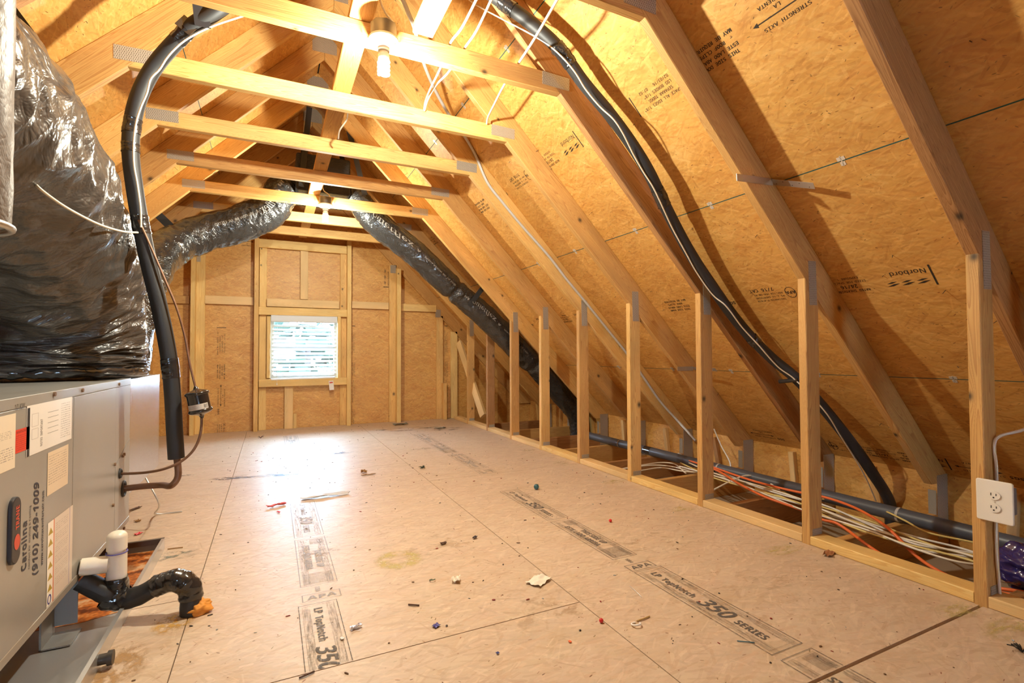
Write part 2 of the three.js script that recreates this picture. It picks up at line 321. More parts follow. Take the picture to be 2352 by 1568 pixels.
for (const side of [1, -1]) { const c = [slopeP(side, -0.16, 0.1525), slopeP(side, 4.45, 0.1525), slopeP(side, 4.45, 0.16), slopeP(side, -0.16, 0.16)]; mesh('roof_felt', slab(c.map((p) => [p.x, p.y]), 'z', ZB - 0.06, ZF + 0.02), felt, ceiling); }
// green-painted sheet edges and H-clips in the joints
const GREEN = M(0.02, 0.10, 0.095, { roughness: 0.7 }), CLIP = M(0.75, 0.72, 0.66, { roughness: 0.3, metalness: 0.4 });
for (const side of [1, -1]) for (const s of SEAMS.slice(1, 4)) {
  const g = []; let z = -5.45; while (z < 1.6) { const l = rr(0.03, 0.09); const a = slopeP(side, s - rr(0.001, 0.0045), 0.1402), b = slopeP(side, s + rr(0.001, 0.0045), 0.1402); g.push(slab([[a.x, a.y], [b.x, b.y], [b.x + NR.x * 0.003 * side, b.y + NR.y * 0.003], [a.x + NR.x * 0.003 * side, a.y + NR.y * 0.003]], 'z', z, z + l)); z += l; }
  mesh('edge_seal', g, GREEN, ceiling);
  for (let k = -1; k < 9; k++) {
    const zc = -S * k - S / 2 + rr(-0.04, 0.04), w = 0.009, parts = [];
    for (const [a, b, c, d] of [[-0.022, 0.022, -0.002, 0.002], [-0.018, -0.002, -w * 1.6, w * 1.6], [0.004, 0.02, -w, w]]) { const p = slopeP(side, s + a, 0.1385), q = slopeP(side, s + b, 0.1385); parts.push(slab([[p.x, p.y], [q.x, q.y], [q.x + NR.x * 0.0012 * side, q.y + NR.y * 0.0012], [p.x + NR.x * 0.0012 * side, p.y + NR.y * 0.0012]], 'z', zc + c, zc + d)); }
    mesh('panel_clip', parts, CLIP, ceiling);
  }
}
// mill stamps on the sheets; text runs toward -z (far) with letter tops toward the eaves
function inkText(w, h, draw) { const [c, x] = cv(w, h); x.fillStyle = '#000'; x.fillRect(0, 0, w, h); x.fillStyle = '#fff'; x.strokeStyle = '#fff'; x.textBaseline = 'middle'; draw(x, w, h); x.fillStyle = '#000'; for (let i = 0; i < w * h / 400; i++) { x.globalAlpha = rr(0.2, 0.6); x.fillRect(rnd() * w, rnd() * h, rr(1, 4), rr(1, 2)); } return tex(c, false); }
const K_BRAND = inkText(640, 256, (x) => {
  x.fillRect(4, 6, 14, 244); x.font = '74px sans-serif'; x.fillText('Norbord', 40, 190, 330);
  for (let i = 0; i < 3; i++) { const a = 40 + i * 118; x.beginPath(); x.moveTo(a, 70); x.lineTo(a + 58, 42); x.lineTo(a + 108, 42); x.lineTo(a + 50, 68); x.closePath(); x.fill(); x.beginPath(); x.moveTo(a + 16, 96); x.lineTo(a + 60, 76); x.lineTo(a + 106, 76); x.lineTo(a + 60, 96); x.closePath(); x.fill(); }
});
const K_RATED = inkText(512, 256, (x) => { x.font = 'bold 40px monospace'; x.fillText('RATED SHEATHING', 10, 40, 490); x.font = 'bold 62px monospace'; x.fillText('24/16', 120, 100); x.font = '38px monospace'; x.fillText('SIZED FOR SPACING', 10, 160, 490); x.fillText('EXPOSURE 1', 70, 212, 400); });
const K_THICK = inkText(768, 256, (x) => { x.lineWidth = 7; x.beginPath(); x.ellipse(70, 120, 58, 80, 0, 0, 7); x.stroke(); x.font = 'bold 60px sans-serif'; x.fillText('APA', 12, 122, 118); x.font = '36px monospace'; x.fillText('THICKNESS 0.418IN', 160, 36, 590); x.fillText('PS 2-10 SHEATHING', 160, 86, 560); x.fillText('PRP-108 HUD-UM-40', 160, 136, 570); x.font = 'bold 66px monospace'; x.fillText('7/16 CAT', 240, 206, 420); });
const K_AXIS = inkText(512, 256, (x) => { x.font = 'bold 66px sans-serif'; x.fillText('SGS', 4, 60, 100); x.font = '40px monospace'; x.fillText('STRENGTH AXIS', 130, 50, 370); x.lineWidth = 9; x.beginPath(); x.moveTo(150, 118); x.lineTo(480, 118); x.stroke(); x.beginPath(); x.moveTo(136, 118); x.lineTo(172, 98); x.lineTo(172, 138); x.fill(); x.beginPath(); x.moveTo(496, 118); x.lineTo(460, 98); x.lineTo(460, 138); x.fill(); x.fillText('LA', 280, 166); x.fillText('DEMUESTRENTA', 130, 216, 370); });
const K_SIDE = inkText(512, 256, (x) => { x.font = 'bold 42px monospace'; x.fillText('THIS SIDE DOWN', 40, 40, 440); x.fillText('ESTE LADO ABAJO', 20, 96, 470); x.fillText('ROOF CLIPS', 110, 156, 320); x.fillText('MAY BE REQUIRED', 20, 214, 470); });
const K_SPACE = inkText(640, 256, (x) => { x.font = '44px monospace'; x.fillText('SPACE ALL EDGES 1/8"', 10, 40, 560); x.fillText('SEPARAR TODOS', 80, 96, 400); x.fillText('LOS BORDES 1/8"', 60, 152, 440); x.fillText('02/03/16   07:02', 60, 210, 480); x.fillRect(610, 10, 12, 236); });
function roofPrint(panel, tx, s0, s1, zNear, zFar) {   // s0 nearer the ridge
  const a = slopeP(1, s1, 0.1398); a.z = zNear;        // reading start at the near end, baseline at ... tops point down the slope
  const o = slopeP(1, s0, 0.1398); o.z = zNear;
  decal('print', DECKS[panel], tx.clone(), o, V(0, 0, zFar - zNear), a.clone().sub(o), INK, 0.0006);
}
for (const [row, panelAt, s0, s1, z0] of [[2, (z) => z > -1.829 ? '1_2_2' : '1_2_1', 2.715, 2.825, -0.205], [1, (z) => z > -3.048 ? '1_1_1' : '1_1_0', 1.49, 1.60, -1.448], [1, (z) => z > 0 ? '1_1_2' : '1_1_1', 1.52, 1.635, 0.87], [2, (z) => z > -4.267 ? '1_2_1' : '1_2_0', 2.71, 2.82, -2.643], [1, () => '1_1_0', 1.49, 1.60, -3.86], [3, (z) => z > -3.048 ? '1_3_1' : '1_3_0', 3.99, 4.09, -0.55], [3, (z) => z > 0 ? '1_3_2' : '1_3_1', 3.99, 4.09, 0.7]]) {
  const put = (tx, a, b) => roofPrint(panelAt(z0 - a), tx, s0, s1, z0 - a, z0 - b);
  put(K_BRAND, 0, 0.30); put(K_RATED, 0.245, 0.45); put(K_THICK, 0.58, 0.93); put(K_AXIS, 0.96, 1.24); put(K_SIDE, 1.29, 1.54); put(K_SPACE, 1.60, 1.88);
}

// ------------------------------------------------------------------ eave walls and the wall behind the camera
for (const side of [1, -1]) {
  const w = struct(side > 0 ? 'wall_right' : 'wall_left'), xe = side > 0 ? 3.72 : 2 * RIDGE - 3.72, yt = deckY(xe) + 0.004;
  for (let k = -10; k < 9; k++) {
    const zc = -S * k, a = zc - S + 0.021, b = zc - 0.021; if (a > ZF) continue;
    mesh('sheathing_panel', slab([[a, -0.20], [Math.min(b, ZF), -0.20], [Math.min(b, ZF), yt], [a, yt]], 'x', side > 0 ? xe : xe - 0.012, side > 0 ? xe + 0.012 : xe, rr(0, 1), rr(0, 1)), OSB, w);
    if (k > -2) mesh('cripple_stud', beam(V(xe - side * 0.02, -0.2, zc - S / 2 + rr(-0.08, 0.08)), V(xe - side * 0.02, yt - 0.03, zc - S / 2 + rr(-0.05, 0.05)), 0.038, 0.038, V(1, 0, 0)), pick(PINE), w);
  }
  mesh('backing', slab([[ZB - 0.06, -0.22], [ZF, -0.22], [ZF, yt + 0.05], [ZB - 0.06, yt + 0.05]], 'x', side > 0 ? xe + 0.0135 : xe - 0.02, side > 0 ? xe + 0.02 : xe - 0.0135), OSB, w);
}
const front = struct('wall_front');
const FX0 = 0.32, FX1 = 1.12, FY0 = 0.66, FY1 = 1.42;       // its own window, behind the camera
for (const p of [
  [[-2.3, -0.22], [FX0, -0.22], [FX0, deckY(FX0) + 0.02], [-2.3, deckY(-2.3) + 0.02]], [[FX1, -0.22], [3.75, -0.22], [3.75, deckY(3.75) + 0.02], [FX1, deckY(FX1) + 0.02]],
  [[FX0, FY1], [FX1, FY1], [FX1, deckY(FX1) + 0.02], [RIDGE, deckY(RIDGE) + 0.02], [FX0, deckY(FX0) + 0.02]], [[FX0, -0.22], [FX1, -0.22], [FX1, FY0], [FX0, FY0]],
]) mesh('sheathing_panel', slab(p, 'z', ZF, ZF + 0.012), OSB, front);
const win2 = struct('window_2');
mesh('frame', [box(FX0, FX0 + 0.035, FY0, FY1, ZF - 0.01, ZF + 0.05), box(FX1 - 0.035, FX1, FY0, FY1, ZF - 0.01, ZF + 0.05), box(FX0, FX1, FY1 - 0.035, FY1, ZF - 0.01, ZF + 0.05), box(FX0, FX1, FY0, FY0 + 0.035, ZF - 0.01, ZF + 0.05), box(FX0, FX1, 1.005, 1.045, ZF, ZF + 0.04)], M(0.84, 0.85, 0.86, { roughness: 0.35 }), win2);
for (const [a, b] of [[FY0 + 0.035, 1.005], [1.045, FY1 - 0.035]]) mesh('pane', box(FX0 + 0.035, FX1 - 0.035, a, b, ZF + 0.02, ZF + 0.024), new THREE.MeshPhysicalMaterial({ color: 0xffffff, transmission: 1, thickness: 0, roughness: 0, ior: 1.5 }), win2);

// ------------------------------------------------------------------ attic trusses at two-foot centres
const ORD = ['end', 'first', 'second', 'third', 'fourth', 'fifth', 'sixth', 'seventh', 'eighth', 'ninth', 'tenth', 'eleventh', 'twelfth'];
const TIECOL = { '-1': 0, 0: 2, 1: 2, 2: 2, 3: 1, 4: 1, 5: 2, 6: 1, 7: 0, 8: 1 };
const CHCOL = { '-1': 1, 0: 3, 1: 2, 2: 3, 3: 2, 4: 1, 5: 2, 6: 1, 7: 2, 8: 1 };
function nailPlate(parent, c, w, h, ang, z) {
  const g = new THREE.BoxGeometry(w, h, 0.0016); const u = g.attributes.uv; for (let i = 0; i < u.count; i++) u.setXY(i, u.getX(i) * w, u.getY(i) * h);
  g.rotateZ(ang); g.translate(c[0], c[1], z + 0.0009); return mesh('nail_plate', g, PLATE, parent);
}
for (let k = -1; k <= 8; k++) {
  const zc = -S * k, zf = zc + 0.019, n = 9 - k;
  const t = thing('roof_truss', k === 2 ? 'attic truss whose tie carries the bulb beside the hanging white cables' : k === 6 ? 'attic truss whose tie carries the bulb under the black duct box' : k === 0 ? 'attic truss whose knee post carries the electrical outlet' : `pine attic truss, ${ORD[n]} from the window wall, with nail plates at its joints`, 'truss', 'attic trusses');
  const cm = PINE[CHCOL[k]], tm = PINE[TIECOL[k]], vert = V(1, 0, 0);
  for (const side of [1, -1]) {
    const a = slopeP(side, 0, 0.07), b = slopeP(side, 4.12, 0.07); a.z = b.z = zc;
    // ridge cut plumb; the foot cut square
    const p0 = a.clone(); { const d = b.clone().sub(a).normalize(); p0.addScaledVector(d, (RIDGE + side * 0.001 - a.x) / d.x); }
    mesh('top_chord', beam(p0, b, 0.038, 0.1397, side > 0 ? NR : V(-ST, CT, 0), { cut0: vert, cut1: V(0, 1, 0) }), cm, t);
    const xp = side > 0 ? XP : XLP, xc = xp + side * 0.0445, slope = V(side * ST, CT, 0);
    mesh('knee_post', beam(V(xc, -0.016, zc), V(xc, chordY(xc) - 0.0005, zc), 0.089, 0.038, V(0, 0, 1), { cut1: slope }), PINE[k === 7 ? 3 : k === 1 || k === 2 ? 2 : side > 0 && k % 2 ? 1 : 2], t);
    nailPlate(t, [xc + side * 0.006, 1.188 - 0.02], 0.052, 0.20, side * 0.02, zf);
    nailPlate(t, [xc + side * 0.006, 0.03], 0.066, 0.075, 0, zf + 0.0005);
    const hx = side > 0 ? 3.60 : 2 * RIDGE - 3.60;     // heel: short upright block with tall plates
    mesh('heel_block', beam(V(hx + side * 0.055, -0.018, zc), V(hx + side * 0.055, chordY(hx + side * 0.055) - 0.0005, zc), 0.11, 0.038, V(0, 0, 1), { cut1: slope }), cm, t);
    nailPlate(t, [hx + side * 0.06, 0.02], 0.105, 0.34, 0, zf);
    const e = mesh('nail_plate', box(hx - side * 0.0005, hx - side * 0.0035, -0.02, 0.11, zc - 0.018, zc + 0.018), PLATE, t); e.userData.label = 'bent plate wrapped round the heel';
    const tx = side > 0 ? 1.637 : 2 * RIDGE - 1.637;
    nailPlate(t, [tx - side * 0.025, YT + 0.055], 0.15, 0.062, side > 0 ? -0.02 : 0.02, zf);
    mesh('bottom_chord', beam(V(RIDGE + side * 0.001, -0.11, zc), V(side > 0 ? 3.715 : 2 * RIDGE - 3.715, -0.11, zc), 0.038, 0.184, V(0, 1, 0)), PINE[k % 2 ? 2 : 3], t);
  }
  const yt0 = YT + 0.0445; const xe = (y) => RIDGE + (APEX - y) / SL;
  const rx = xe(yt0) - 0.001;
  mesh('tie', beam(V(2 * RIDGE - rx, yt0, zc), V(rx, yt0, zc), 0.038, 0.089, V(0, 1, 0), { cut0: V(-ST, CT, 0), cut1: V(ST, CT, 0) }), tm, t);
  nailPlate(t, [RIDGE, APEX + 0.10], 0.17, 0.13, 0, zf);
}
// blocks laid flat along the floor edge between the posts
for (let k = -1; k <= 8; k++) {
  const z1 = -S * k - 0.0195, z0 = -S * (k + 1) + 0.0195;
  if (k === 8) single('plate_block', beam(V(XP + 0.0455, 0.0195, ZB + 0.092), V(XP + 0.0455, 0.0195, z1), 0.089, 0.038), PINE[4], 'flat pine block on the floor edge, against the window wall', 'block', 'floor edge blocks');
  else single('plate_block', beam(V(XP + 0.0455, 0.0195, z0), V(XP + 0.0455, 0.0195, z1), 0.089, 0.038), PINE[k === 5 || k === 6 || k % 2 ? 4 : 0], k === -1 ? 'flat pine floor edge block before the outlet post' : `flat pine floor edge block, ${ORD[k + 1]} from the outlet post toward the window wall`, 'block', 'floor edge blocks');
}
// lateral braces lying on the ties
single('lateral_brace', beam(V(0.70, 2.2205, ZB + 0.1), V(0.70, 2.2205, 1.2), 0.089, 0.038), PINE[2], 'long flat board running over all ties above the bulbs', 'board');
single('lateral_brace', beam(V(0.953, 2.2205, -1.19), V(0.953, 2.2205, 1.2), 0.089, 0.038), PINE[2], 'pale board whose sawn end rests on the bulb tie', 'board');
// ------------------------------------------------------------------ gable wall with the window
const back = struct('wall_back');
const gp = (px, py, z = ZB) => onZ(px, py, z);
const ZS = ZB - 0.038;                                  // room face of the gable sheathing
const w0 = gp(622, 726, ZS), w1 = gp(774, 868, ZS);
const WX0 = gp(621, 800).x, WX1 = gp(775, 800).x, WY1 = gp(698, 728).y, WY0 = gp(698, 868).y;
const XLE = 2 * RIDGE - 3.735, XRE = 3.735;
for (const p of [
  [[XLE, -0.22], [WX0, -0.22], [WX0, deckY(WX0) + 0.02], [XLE, deckY(XLE) + 0.02]],
  [[WX1, -0.22], [XRE, -0.22], [XRE, deckY(XRE) + 0.02], [WX1, deckY(WX1) + 0.02]],
  [[WX0, WY1], [WX1, WY1], [WX1, deckY(WX1) + 0.02], [RIDGE, deckY(RIDGE) + 0.02], [WX0, deckY(WX0) + 0.02]],
  [[WX0, -0.22], [WX1, -0.22], [WX1, WY0], [WX0, WY0]],
]) mesh('sheathing_panel', slab(p, 'z', ZS - 0.0115, ZS, rr(0, 1), rr(0, 1)), OSB, back);
// gable truss chords
for (const side of [1, -1]) {
  const a = slopeP(side, 0, 0.07), b = slopeP(side, 4.12, 0.07); a.z = b.z = ZB - 0.019; const d = b.clone().sub(a).normalize(); a.addScaledVector(d, (RIDGE + side * 0.001 - a.x) / d.x);
  mesh('gable_chord', beam(a, b, 0.038, 0.1397, side > 0 ? NR : V(-ST, CT, 0), { cut0: V(1, 0, 0), cut1: V(0, 1, 0) }), PINE[2], back);
}
const upTo = (x, y) => Math.min(y, chordY(x) - 0.002);
function vstud(name, pxA, pxB, pyTop, pyBot, z0, z1, m, capSlope = true) {
  const mid = (pyTop + pyBot) / 2, a = gp(pxA, mid, z1).x, b = gp(pxB, mid, z1).x, xc = (a + b) / 2, c = (pxA + pxB) / 2;
  const yt = capSlope ? upTo(xc, gp(c, pyTop, z1).y) : gp(c, pyTop, z1).y, yb = Math.max(0.001, gp(c, pyBot, z1).y);
  return mesh(name, beam(V(xc, yb, (z0 + z1) / 2), V(xc, yt, (z0 + z1) / 2), Math.abs(b - a), z1 - z0, V(0, 0, 1)), m, back);
}
function hblock(name, pxA, pxB, py0, py1, z0, z1, m) {
  const pm = (py0 + py1) / 2, a = gp(pxA, pm, z1).x, b = gp(pxB, pm, z1).x, c = (pxA + pxB) / 2, yt = gp(c, py0, z1).y, yb = gp(c, py1, z1).y;
  return mesh(name, beam(V(a, (yt + yb) / 2, (z0 + z1) / 2), V(b, (yt + yb) / 2, (z0 + z1) / 2), z1 - z0, yt - yb, V(0, 1, 0)), m, back);
}
const ZP = ZB + 0.089;                                  // face of the studs that stand proud
const fl = [ZS + 0.0005, ZB], pr = [ZS + 0.0005, ZP];
// flat studs
vstud('stud', 447.5, 470, 560, 1010, ...fl, PINE[0]); vstud('stud', 894, 911, 590, 985, ...fl, PINE[1]); vstud('stud', 1003, 1018, 700, 985, ...fl, PINE[1]); vstud('stud', 1036, 1051, 740, 985, ...fl, PINE[0]);
vstud('stud', 595, 612, 545, 1000, ZS + 0.0005, ZB - 0.001, PINE[0]); vstud('stud', 781, 797, 566, 990, ZS + 0.0005, ZB - 0.001, PINE[1]);
// proud studs on edge
for (const [a, b, t, bt, c] of [[436, 447, 575, 1010, 0], [583, 593.5, 520, 1003, 1], [797.5, 807, 530, 995, 0], [912, 921.5, 610, 985, 0], [1019, 1027, 880, 985, 1]]) vstud('stud', a, b, t, bt, ...pr, PINE[c]);
vstud('stud', 330, 345, 640, 1010, ...pr, PINE[1]); vstud('stud', 240, 252, 730, 1020, ...pr, PINE[1]);
// blocking, headers, sill
hblock('blocking', 471, 582, 680, 699, ZB - 0.03, ZB + 0.005, PINE[4]); hblock('blocking', 350, 435, 678, 696, ZB - 0.03, ZB + 0.004, PINE[2]);
hblock('blocking', 808, 893, 693, 709, ZB - 0.03, ZB + 0.006, PINE[4]); hblock('blocking', 922, 1002, 699, 715, ZB - 0.03, ZB + 0.006, PINE[0]);
hblock('header', 595, 796.5, 556, 575, ZB, ZB + 0.04, PINE[0]); hblock('header', 613, 779, 688, 706, ZB + 0.0005, ZB + 0.045, PINE[4]);
hblock('header', 594.5, 796.8, 707.5, 725, ZB + 0.0005, ZB + 0.055, PINE[0]); hblock('sill', 594.5, 796.8, 869, 886, ZB + 0.0005, ZB + 0.055, PINE[0]);
vstud('cripple_stud', 690, 708, 576.5, 687, ZB - 0.02, ZB + 0.018, PINE[4], false); vstud('cripple_stud', 653, 673, 887, 1000, ZB - 0.02, ZB + 0.018, PINE[4], false); vstud('cripple_stud', 673.5, 681, 950, 1000, ZB - 0.02, ZB + 0.012, PINE[0], false);
vstud('trimmer', 612.5, 621, 726, 868, ZS + 0.0005, ZB + 0.05, PINE[0], false); vstud('trimmer', 775.5, 783, 726, 868, ZS + 0.0005, ZB + 0.05, PINE[0], false);
for (const [px, py] of [[1006, 720], [903, 618], [452, 590]]) { const q = gp(px, py, ZB + 0.001); nailPlate(back, [q.x, q.y], 0.07, 0.10, 0.0, ZB + 0.0012); }
// printed lines on the gable sheathing, reading upward
function gablePrint(tx, px, pyA, pyB, wpx, flip = 1, pan = 0) {
  const a = gp(px, pyA, ZS), b = gp(px, pyB, ZS), c = gp(px - wpx, pyA, ZS), hw = a.x - c.x;
  const o = V(a.x, a.y, ZS); decal('print', back.children[pan], tx.clone(), o, V(0, b.y - a.y, 0), V(-hw, 0, 0), INK, 0.0008);
}
gablePrint(K_THICK, 519, 1006, 958, 23); gablePrint(K_AXIS, 519, 952, 880, 23); gablePrint(K_SIDE, 519, 872, 826, 23); gablePrint(K_SPACE, 520, 816, 750, 24);
for (const [px, pan] of [[816, 1], [1029, 1]]) { gablePrint(K_SPACE, px, 816, 746, 8, 1, pan); gablePrint(K_SIDE, px, 866, 822, 8, 1, pan); gablePrint(K_AXIS, px, 924, 870, 8, 1, pan); gablePrint(K_THICK, px, 972, 930, 8, 1, pan); }
{ const a = gp(884, 660, ZS), b = gp(884, 588, ZS); decal('print', back.children[1], K_BRAND.clone(), V(gp(896, 660, ZS).x, a.y, ZS), V(0, b.y - a.y, 0), V(-(gp(896, 660, ZS).x - gp(880, 660, ZS).x), 0, 0), INK, 0.0008); }
{ const a = gp(545, 562, ZS), b = gp(583, 540, ZS); decal('print', back.children[0], K_AXIS.clone(), V(a.x, a.y - 0.02, ZS), V(b.x - a.x, 0, 0), V(0, b.y - a.y, 0), INK, 0.0008); }

// window: vinyl frame, two sashes, panes
const win = struct('window_1');
const VINYL = M(0.84, 0.85, 0.86, { roughness: 0.35 });
const zw0 = ZS - 0.05, zw1 = ZS + 0.012, fw = 0.035;
mesh('frame', [box(WX0, WX0 + fw, WY0, WY1, zw0, zw1), box(WX1 - fw, WX1, WY0, WY1, zw0, zw1), box(WX0 + fw, WX1 - fw, WY1 - fw, WY1, zw0, zw1), box(WX0 + fw, WX1 - fw, WY0, WY0 + fw, zw0, zw1)], VINYL, win);
const wm = (WY0 + WY1) / 2;
mesh('meeting_rail', box(WX0 + fw, WX1 - fw, wm - 0.018, wm + 0.018, zw0 + 0.012, zw0 + 0.045), VINYL, win);
const GLASS = new THREE.MeshPhysicalMaterial({ color: 0xffffff, transmission: 1, thickness: 0, roughness: 0, ior: 1.5 });
mesh('pane', box(WX0 + fw, WX1 - fw, wm + 0.018, WY1 - fw, zw0 + 0.024, zw0 + 0.028), GLASS, win);
mesh('pane', box(WX0 + fw, WX1 - fw, WY0 + fw, wm - 0.018, zw0 + 0.034, zw0 + 0.038), GLASS, win);
// slatted blind hanging in front
const zb = ZB + 0.058, bl = thing('window_blind', 'white slatted blind hanging half open over the gable window', 'blind');
const BW = M(0.86, 0.86, 0.86, { roughness: 0.45 }), SLAT = M(0.86, 0.87, 0.88, { roughness: 0.5, transmission: 0.25 });
const bx0 = gp(622, 800, zb).x, bx1 = gp(774, 800, zb).x, bt = gp(698, 725, zb).y, bb = gp(698, 870, zb).y;
{ const y0 = gp(698, 740, zb).y, prof = [[zb - 0.05, y0], [zb + 0.012, y0 - 0.004], [zb + 0.016, y0 + 0.006], [zb + 0.010, bt - 0.006], [zb + 0.002, bt], [zb - 0.05, bt]]; mesh('valance', slab(prof, 'x', bx0, bx1), M(0.66, 0.67, 0.68, { roughness: 0.5 }), bl); }
const nS = 13, sTop = gp(698, 749, zb).y, sBot = gp(698, 857, zb).y;
for (let i = 0; i < nS; i++) {
  const y = sTop + (sBot - sTop) * i / (nS - 1), g = slab([[-0.025, 0], [-0.012, 0.0035], [0.012, 0.0035], [0.025, 0], [0.012, 0.0005], [-0.012, 0.0005]].map(([a, b]) => [a, b]), 'x', bx0 + 0.012, bx1 - 0.012);
  g.rotateX(0.58); g.translate(0, y, zb - 0.022); mesh('slat', g, SLAT, bl);
}
{ const g = rbox(bx0 + 0.012, bx1 - 0.012, bb - 0.008, bb + 0.010, -0.025, 0.025, 0.003); g.rotateZ(0.012); g.translate(0, -0.004, zb - 0.022); mesh('bottom_rail', g, BW, bl); }
for (const f of [0.09, 0.88]) mesh('ladder_cord', [rod([V(bx0 + (bx1 - bx0) * f, sTop + 0.03, zb + 0.004), V(bx0 + (bx1 - bx0) * f, bb, zb + 0.004)], 0.0009, 6, 6), rod([V(bx0 + (bx1 - bx0) * f, sTop + 0.03, zb - 0.047), V(bx0 + (bx1 - bx0) * f, bb, zb - 0.047)], 0.0009, 6, 6)], BW, bl);
{ const pts = []; for (let i = 0; i <= 16; i++) pts.push(V(bx0 - 0.004 + Math.sin(i * 1.35) * 0.005, sTop + (bb - sTop + 0.02) * i / 16, zb + 0.012)); mesh('pull_cord', rod(pts, 0.0016, 6, 60), BW, bl); }
{ const a = gp(636, 868, zb), b = gp(636, 884, zb); mesh('cord_weight', [rod([V(a.x, a.y, zb + 0.006), V(b.x, b.y + 0.02, zb + 0.006)], 0.0009, 6, 6), rod([V(b.x, b.y + 0.02, zb + 0.006), V(b.x, b.y, zb + 0.006)], 0.004, 8, 6)], BW, bl); }
{ const a = gp(754, 870, zb + 0.01), b = gp(768, 895, zb + 0.01); const g = box(-0.026, 0.026, -0.055, 0.055, -0.0006, 0.0006); g.rotateZ(0.09); g.translate((a.x + b.x) / 2, (a.y + b.y) / 2 - 0.01, zb + 0.018); const tg = mesh('hang_tag', g, M(0.8, 0.76, 0.70), bl);
  const g2 = box(-0.018, 0.018, 0.025, 0.04, 0.0007, 0.001); g2.rotateZ(0.09); g2.translate((a.x + b.x) / 2, (a.y + b.y) / 2 - 0.01, zb + 0.018); mesh('print', g2, M(0.6, 0.06, 0.03), tg); }

// outdoors beyond the window: lawn and trees
const lawn = mesh('ground', slab([[-60, -90], [60, -90], [60, ZB - 0.6], [-60, ZB - 0.6]], 'y', -3.3, -3.2), M(0.35, 0.40, 0.30, { roughness: 0.9 })); lawn.userData.kind = 'structure';
const LEAF = [M(0.010, 0.024, 0.021, { roughness: 0.8 }), M(0.013, 0.028, 0.018, { roughness: 0.8 })], BARK = M(0.05, 0.04, 0.035);
function tree(x, z, h, r, label, m) {
  const t = thing('tree', label, 'tree', 'trees outside the window');
  mesh('trunk', new THREE.CylinderGeometry(0.10, 0.2, h, 10).translate(x, -3.2 + h / 2, z), BARK, t);
  const g = []; for (let i = 0; i < 700; i++) { const a = rr(0, 6.28), b = Math.acos(rr(-1, 1)), q = r * Math.cbrt(rnd()); const l = new THREE.PlaneGeometry(rr(0.3, 0.7), rr(0.15, 0.4)).toNonIndexed(); l.rotateX(rr(0, 6)); l.rotateY(rr(0, 6)); l.translate(x + q * Math.sin(b) * Math.cos(a), -3.2 + h + q * Math.cos(b) * 1.15, z + q * Math.sin(b) * Math.sin(a)); g.push(l); }
  mesh('crown', g, LEAF[m], t);
}
tree(-2.2, -16, 4.1, 2.2, 'leafy tree outside the window with the smallest crown', 0); tree(1.6, -19, 4.2, 2.5, 'leafy tree outside between the two others', 1); tree(-6.5, -24, 4.6, 3.0, 'leafy tree farthest out beyond the window', 0);
// ------------------------------------------------------------------ bare-bulb lamps on the ties
const BULB = new THREE.MeshStandardMaterial({ color: 0xffffff, emissive: new THREE.Color().setRGB(1, 0.93, 0.76), emissiveIntensity: 24, roughness: 0.4 });
const PORC = M(0.85, 0.83, 0.78, { roughness: 0.22 });
function lamp(x, zTie, label, power = LAMP_POWER) {
  const t = thing('bare_bulb_lamp', label, 'lamp', 'bare bulb lamps'), z = zTie + 0.019 + 0.055, yb = 2.112;
  t.position.set(x, yb, z);
  const oct = new THREE.CylinderGeometry(0.052, 0.052, 0.056, 8); oct.translate(0, 0.028, 0);
  const bx = mesh('junction_box', oct, M(0.10, 0.085, 0.07, { metalness: 0.5, roughness: 0.45 }), t);
  mesh('nail', [rod([V(-0.05, 0.012, -0.02), V(-0.066, 0.012, -0.045)], 0.002, 6, 4), rod([V(0.05, 0.012, -0.02), V(0.066, 0.012, -0.045)], 0.002, 6, 4)], STEEL, bx);
  const h = mesh('lampholder', lathe([[0.0, 0.0], [0.058, 0.0], [0.060, -0.006], [0.056, -0.014], [0.040, -0.024], [0.026, -0.034], [0.021, -0.040], [0.023, -0.043], [0.023, -0.050], [0.019, -0.052], [0, -0.052]], 40), PORC, t);
  for (const a of [0.5, 3.64]) { const s = new THREE.CylinderGeometry(0.004, 0.004, 0.003, 10); s.translate(Math.cos(a) * 0.044, -0.0225, Math.sin(a) * 0.044); mesh('screw', s, STEEL, h); }
  mesh('bulb_base', lathe([[0, -0.05], [0.017, -0.051], [0.018, -0.062], [0.022, -0.066], [0.022, -0.082], [0.018, -0.086], [0, -0.086]], 28), M(0.82, 0.80, 0.74, { roughness: 0.35 }), t);
  const pts = []; for (let i = 0; i <= 80; i++) { const f = i / 80, a = f * Math.PI * 2 * 3.5; pts.push(V(Math.cos(a) * 0.019, -0.090 - f * 0.058, Math.sin(a) * 0.019)); }
  mesh('bulb', rod(pts, 0.0062, 10, 220), BULB, t);
  const L = new THREE.PointLight(LAMP_COLOR, power); L.position.set(0, -0.119, 0); L.castShadow = true; L.shadow.radius = 1.1; L.shadow.mapSize.set(1024, 1024); L.name = 'lamp_light'; t.add(L);
}
lamp(0.780, -S * 2, 'bare spiral bulb on the tie beside the hanging white cables');
lamp(0.785, -S * 6, 'bare spiral bulb on the tie under the black duct box', LAMP_POWER * 0.6);

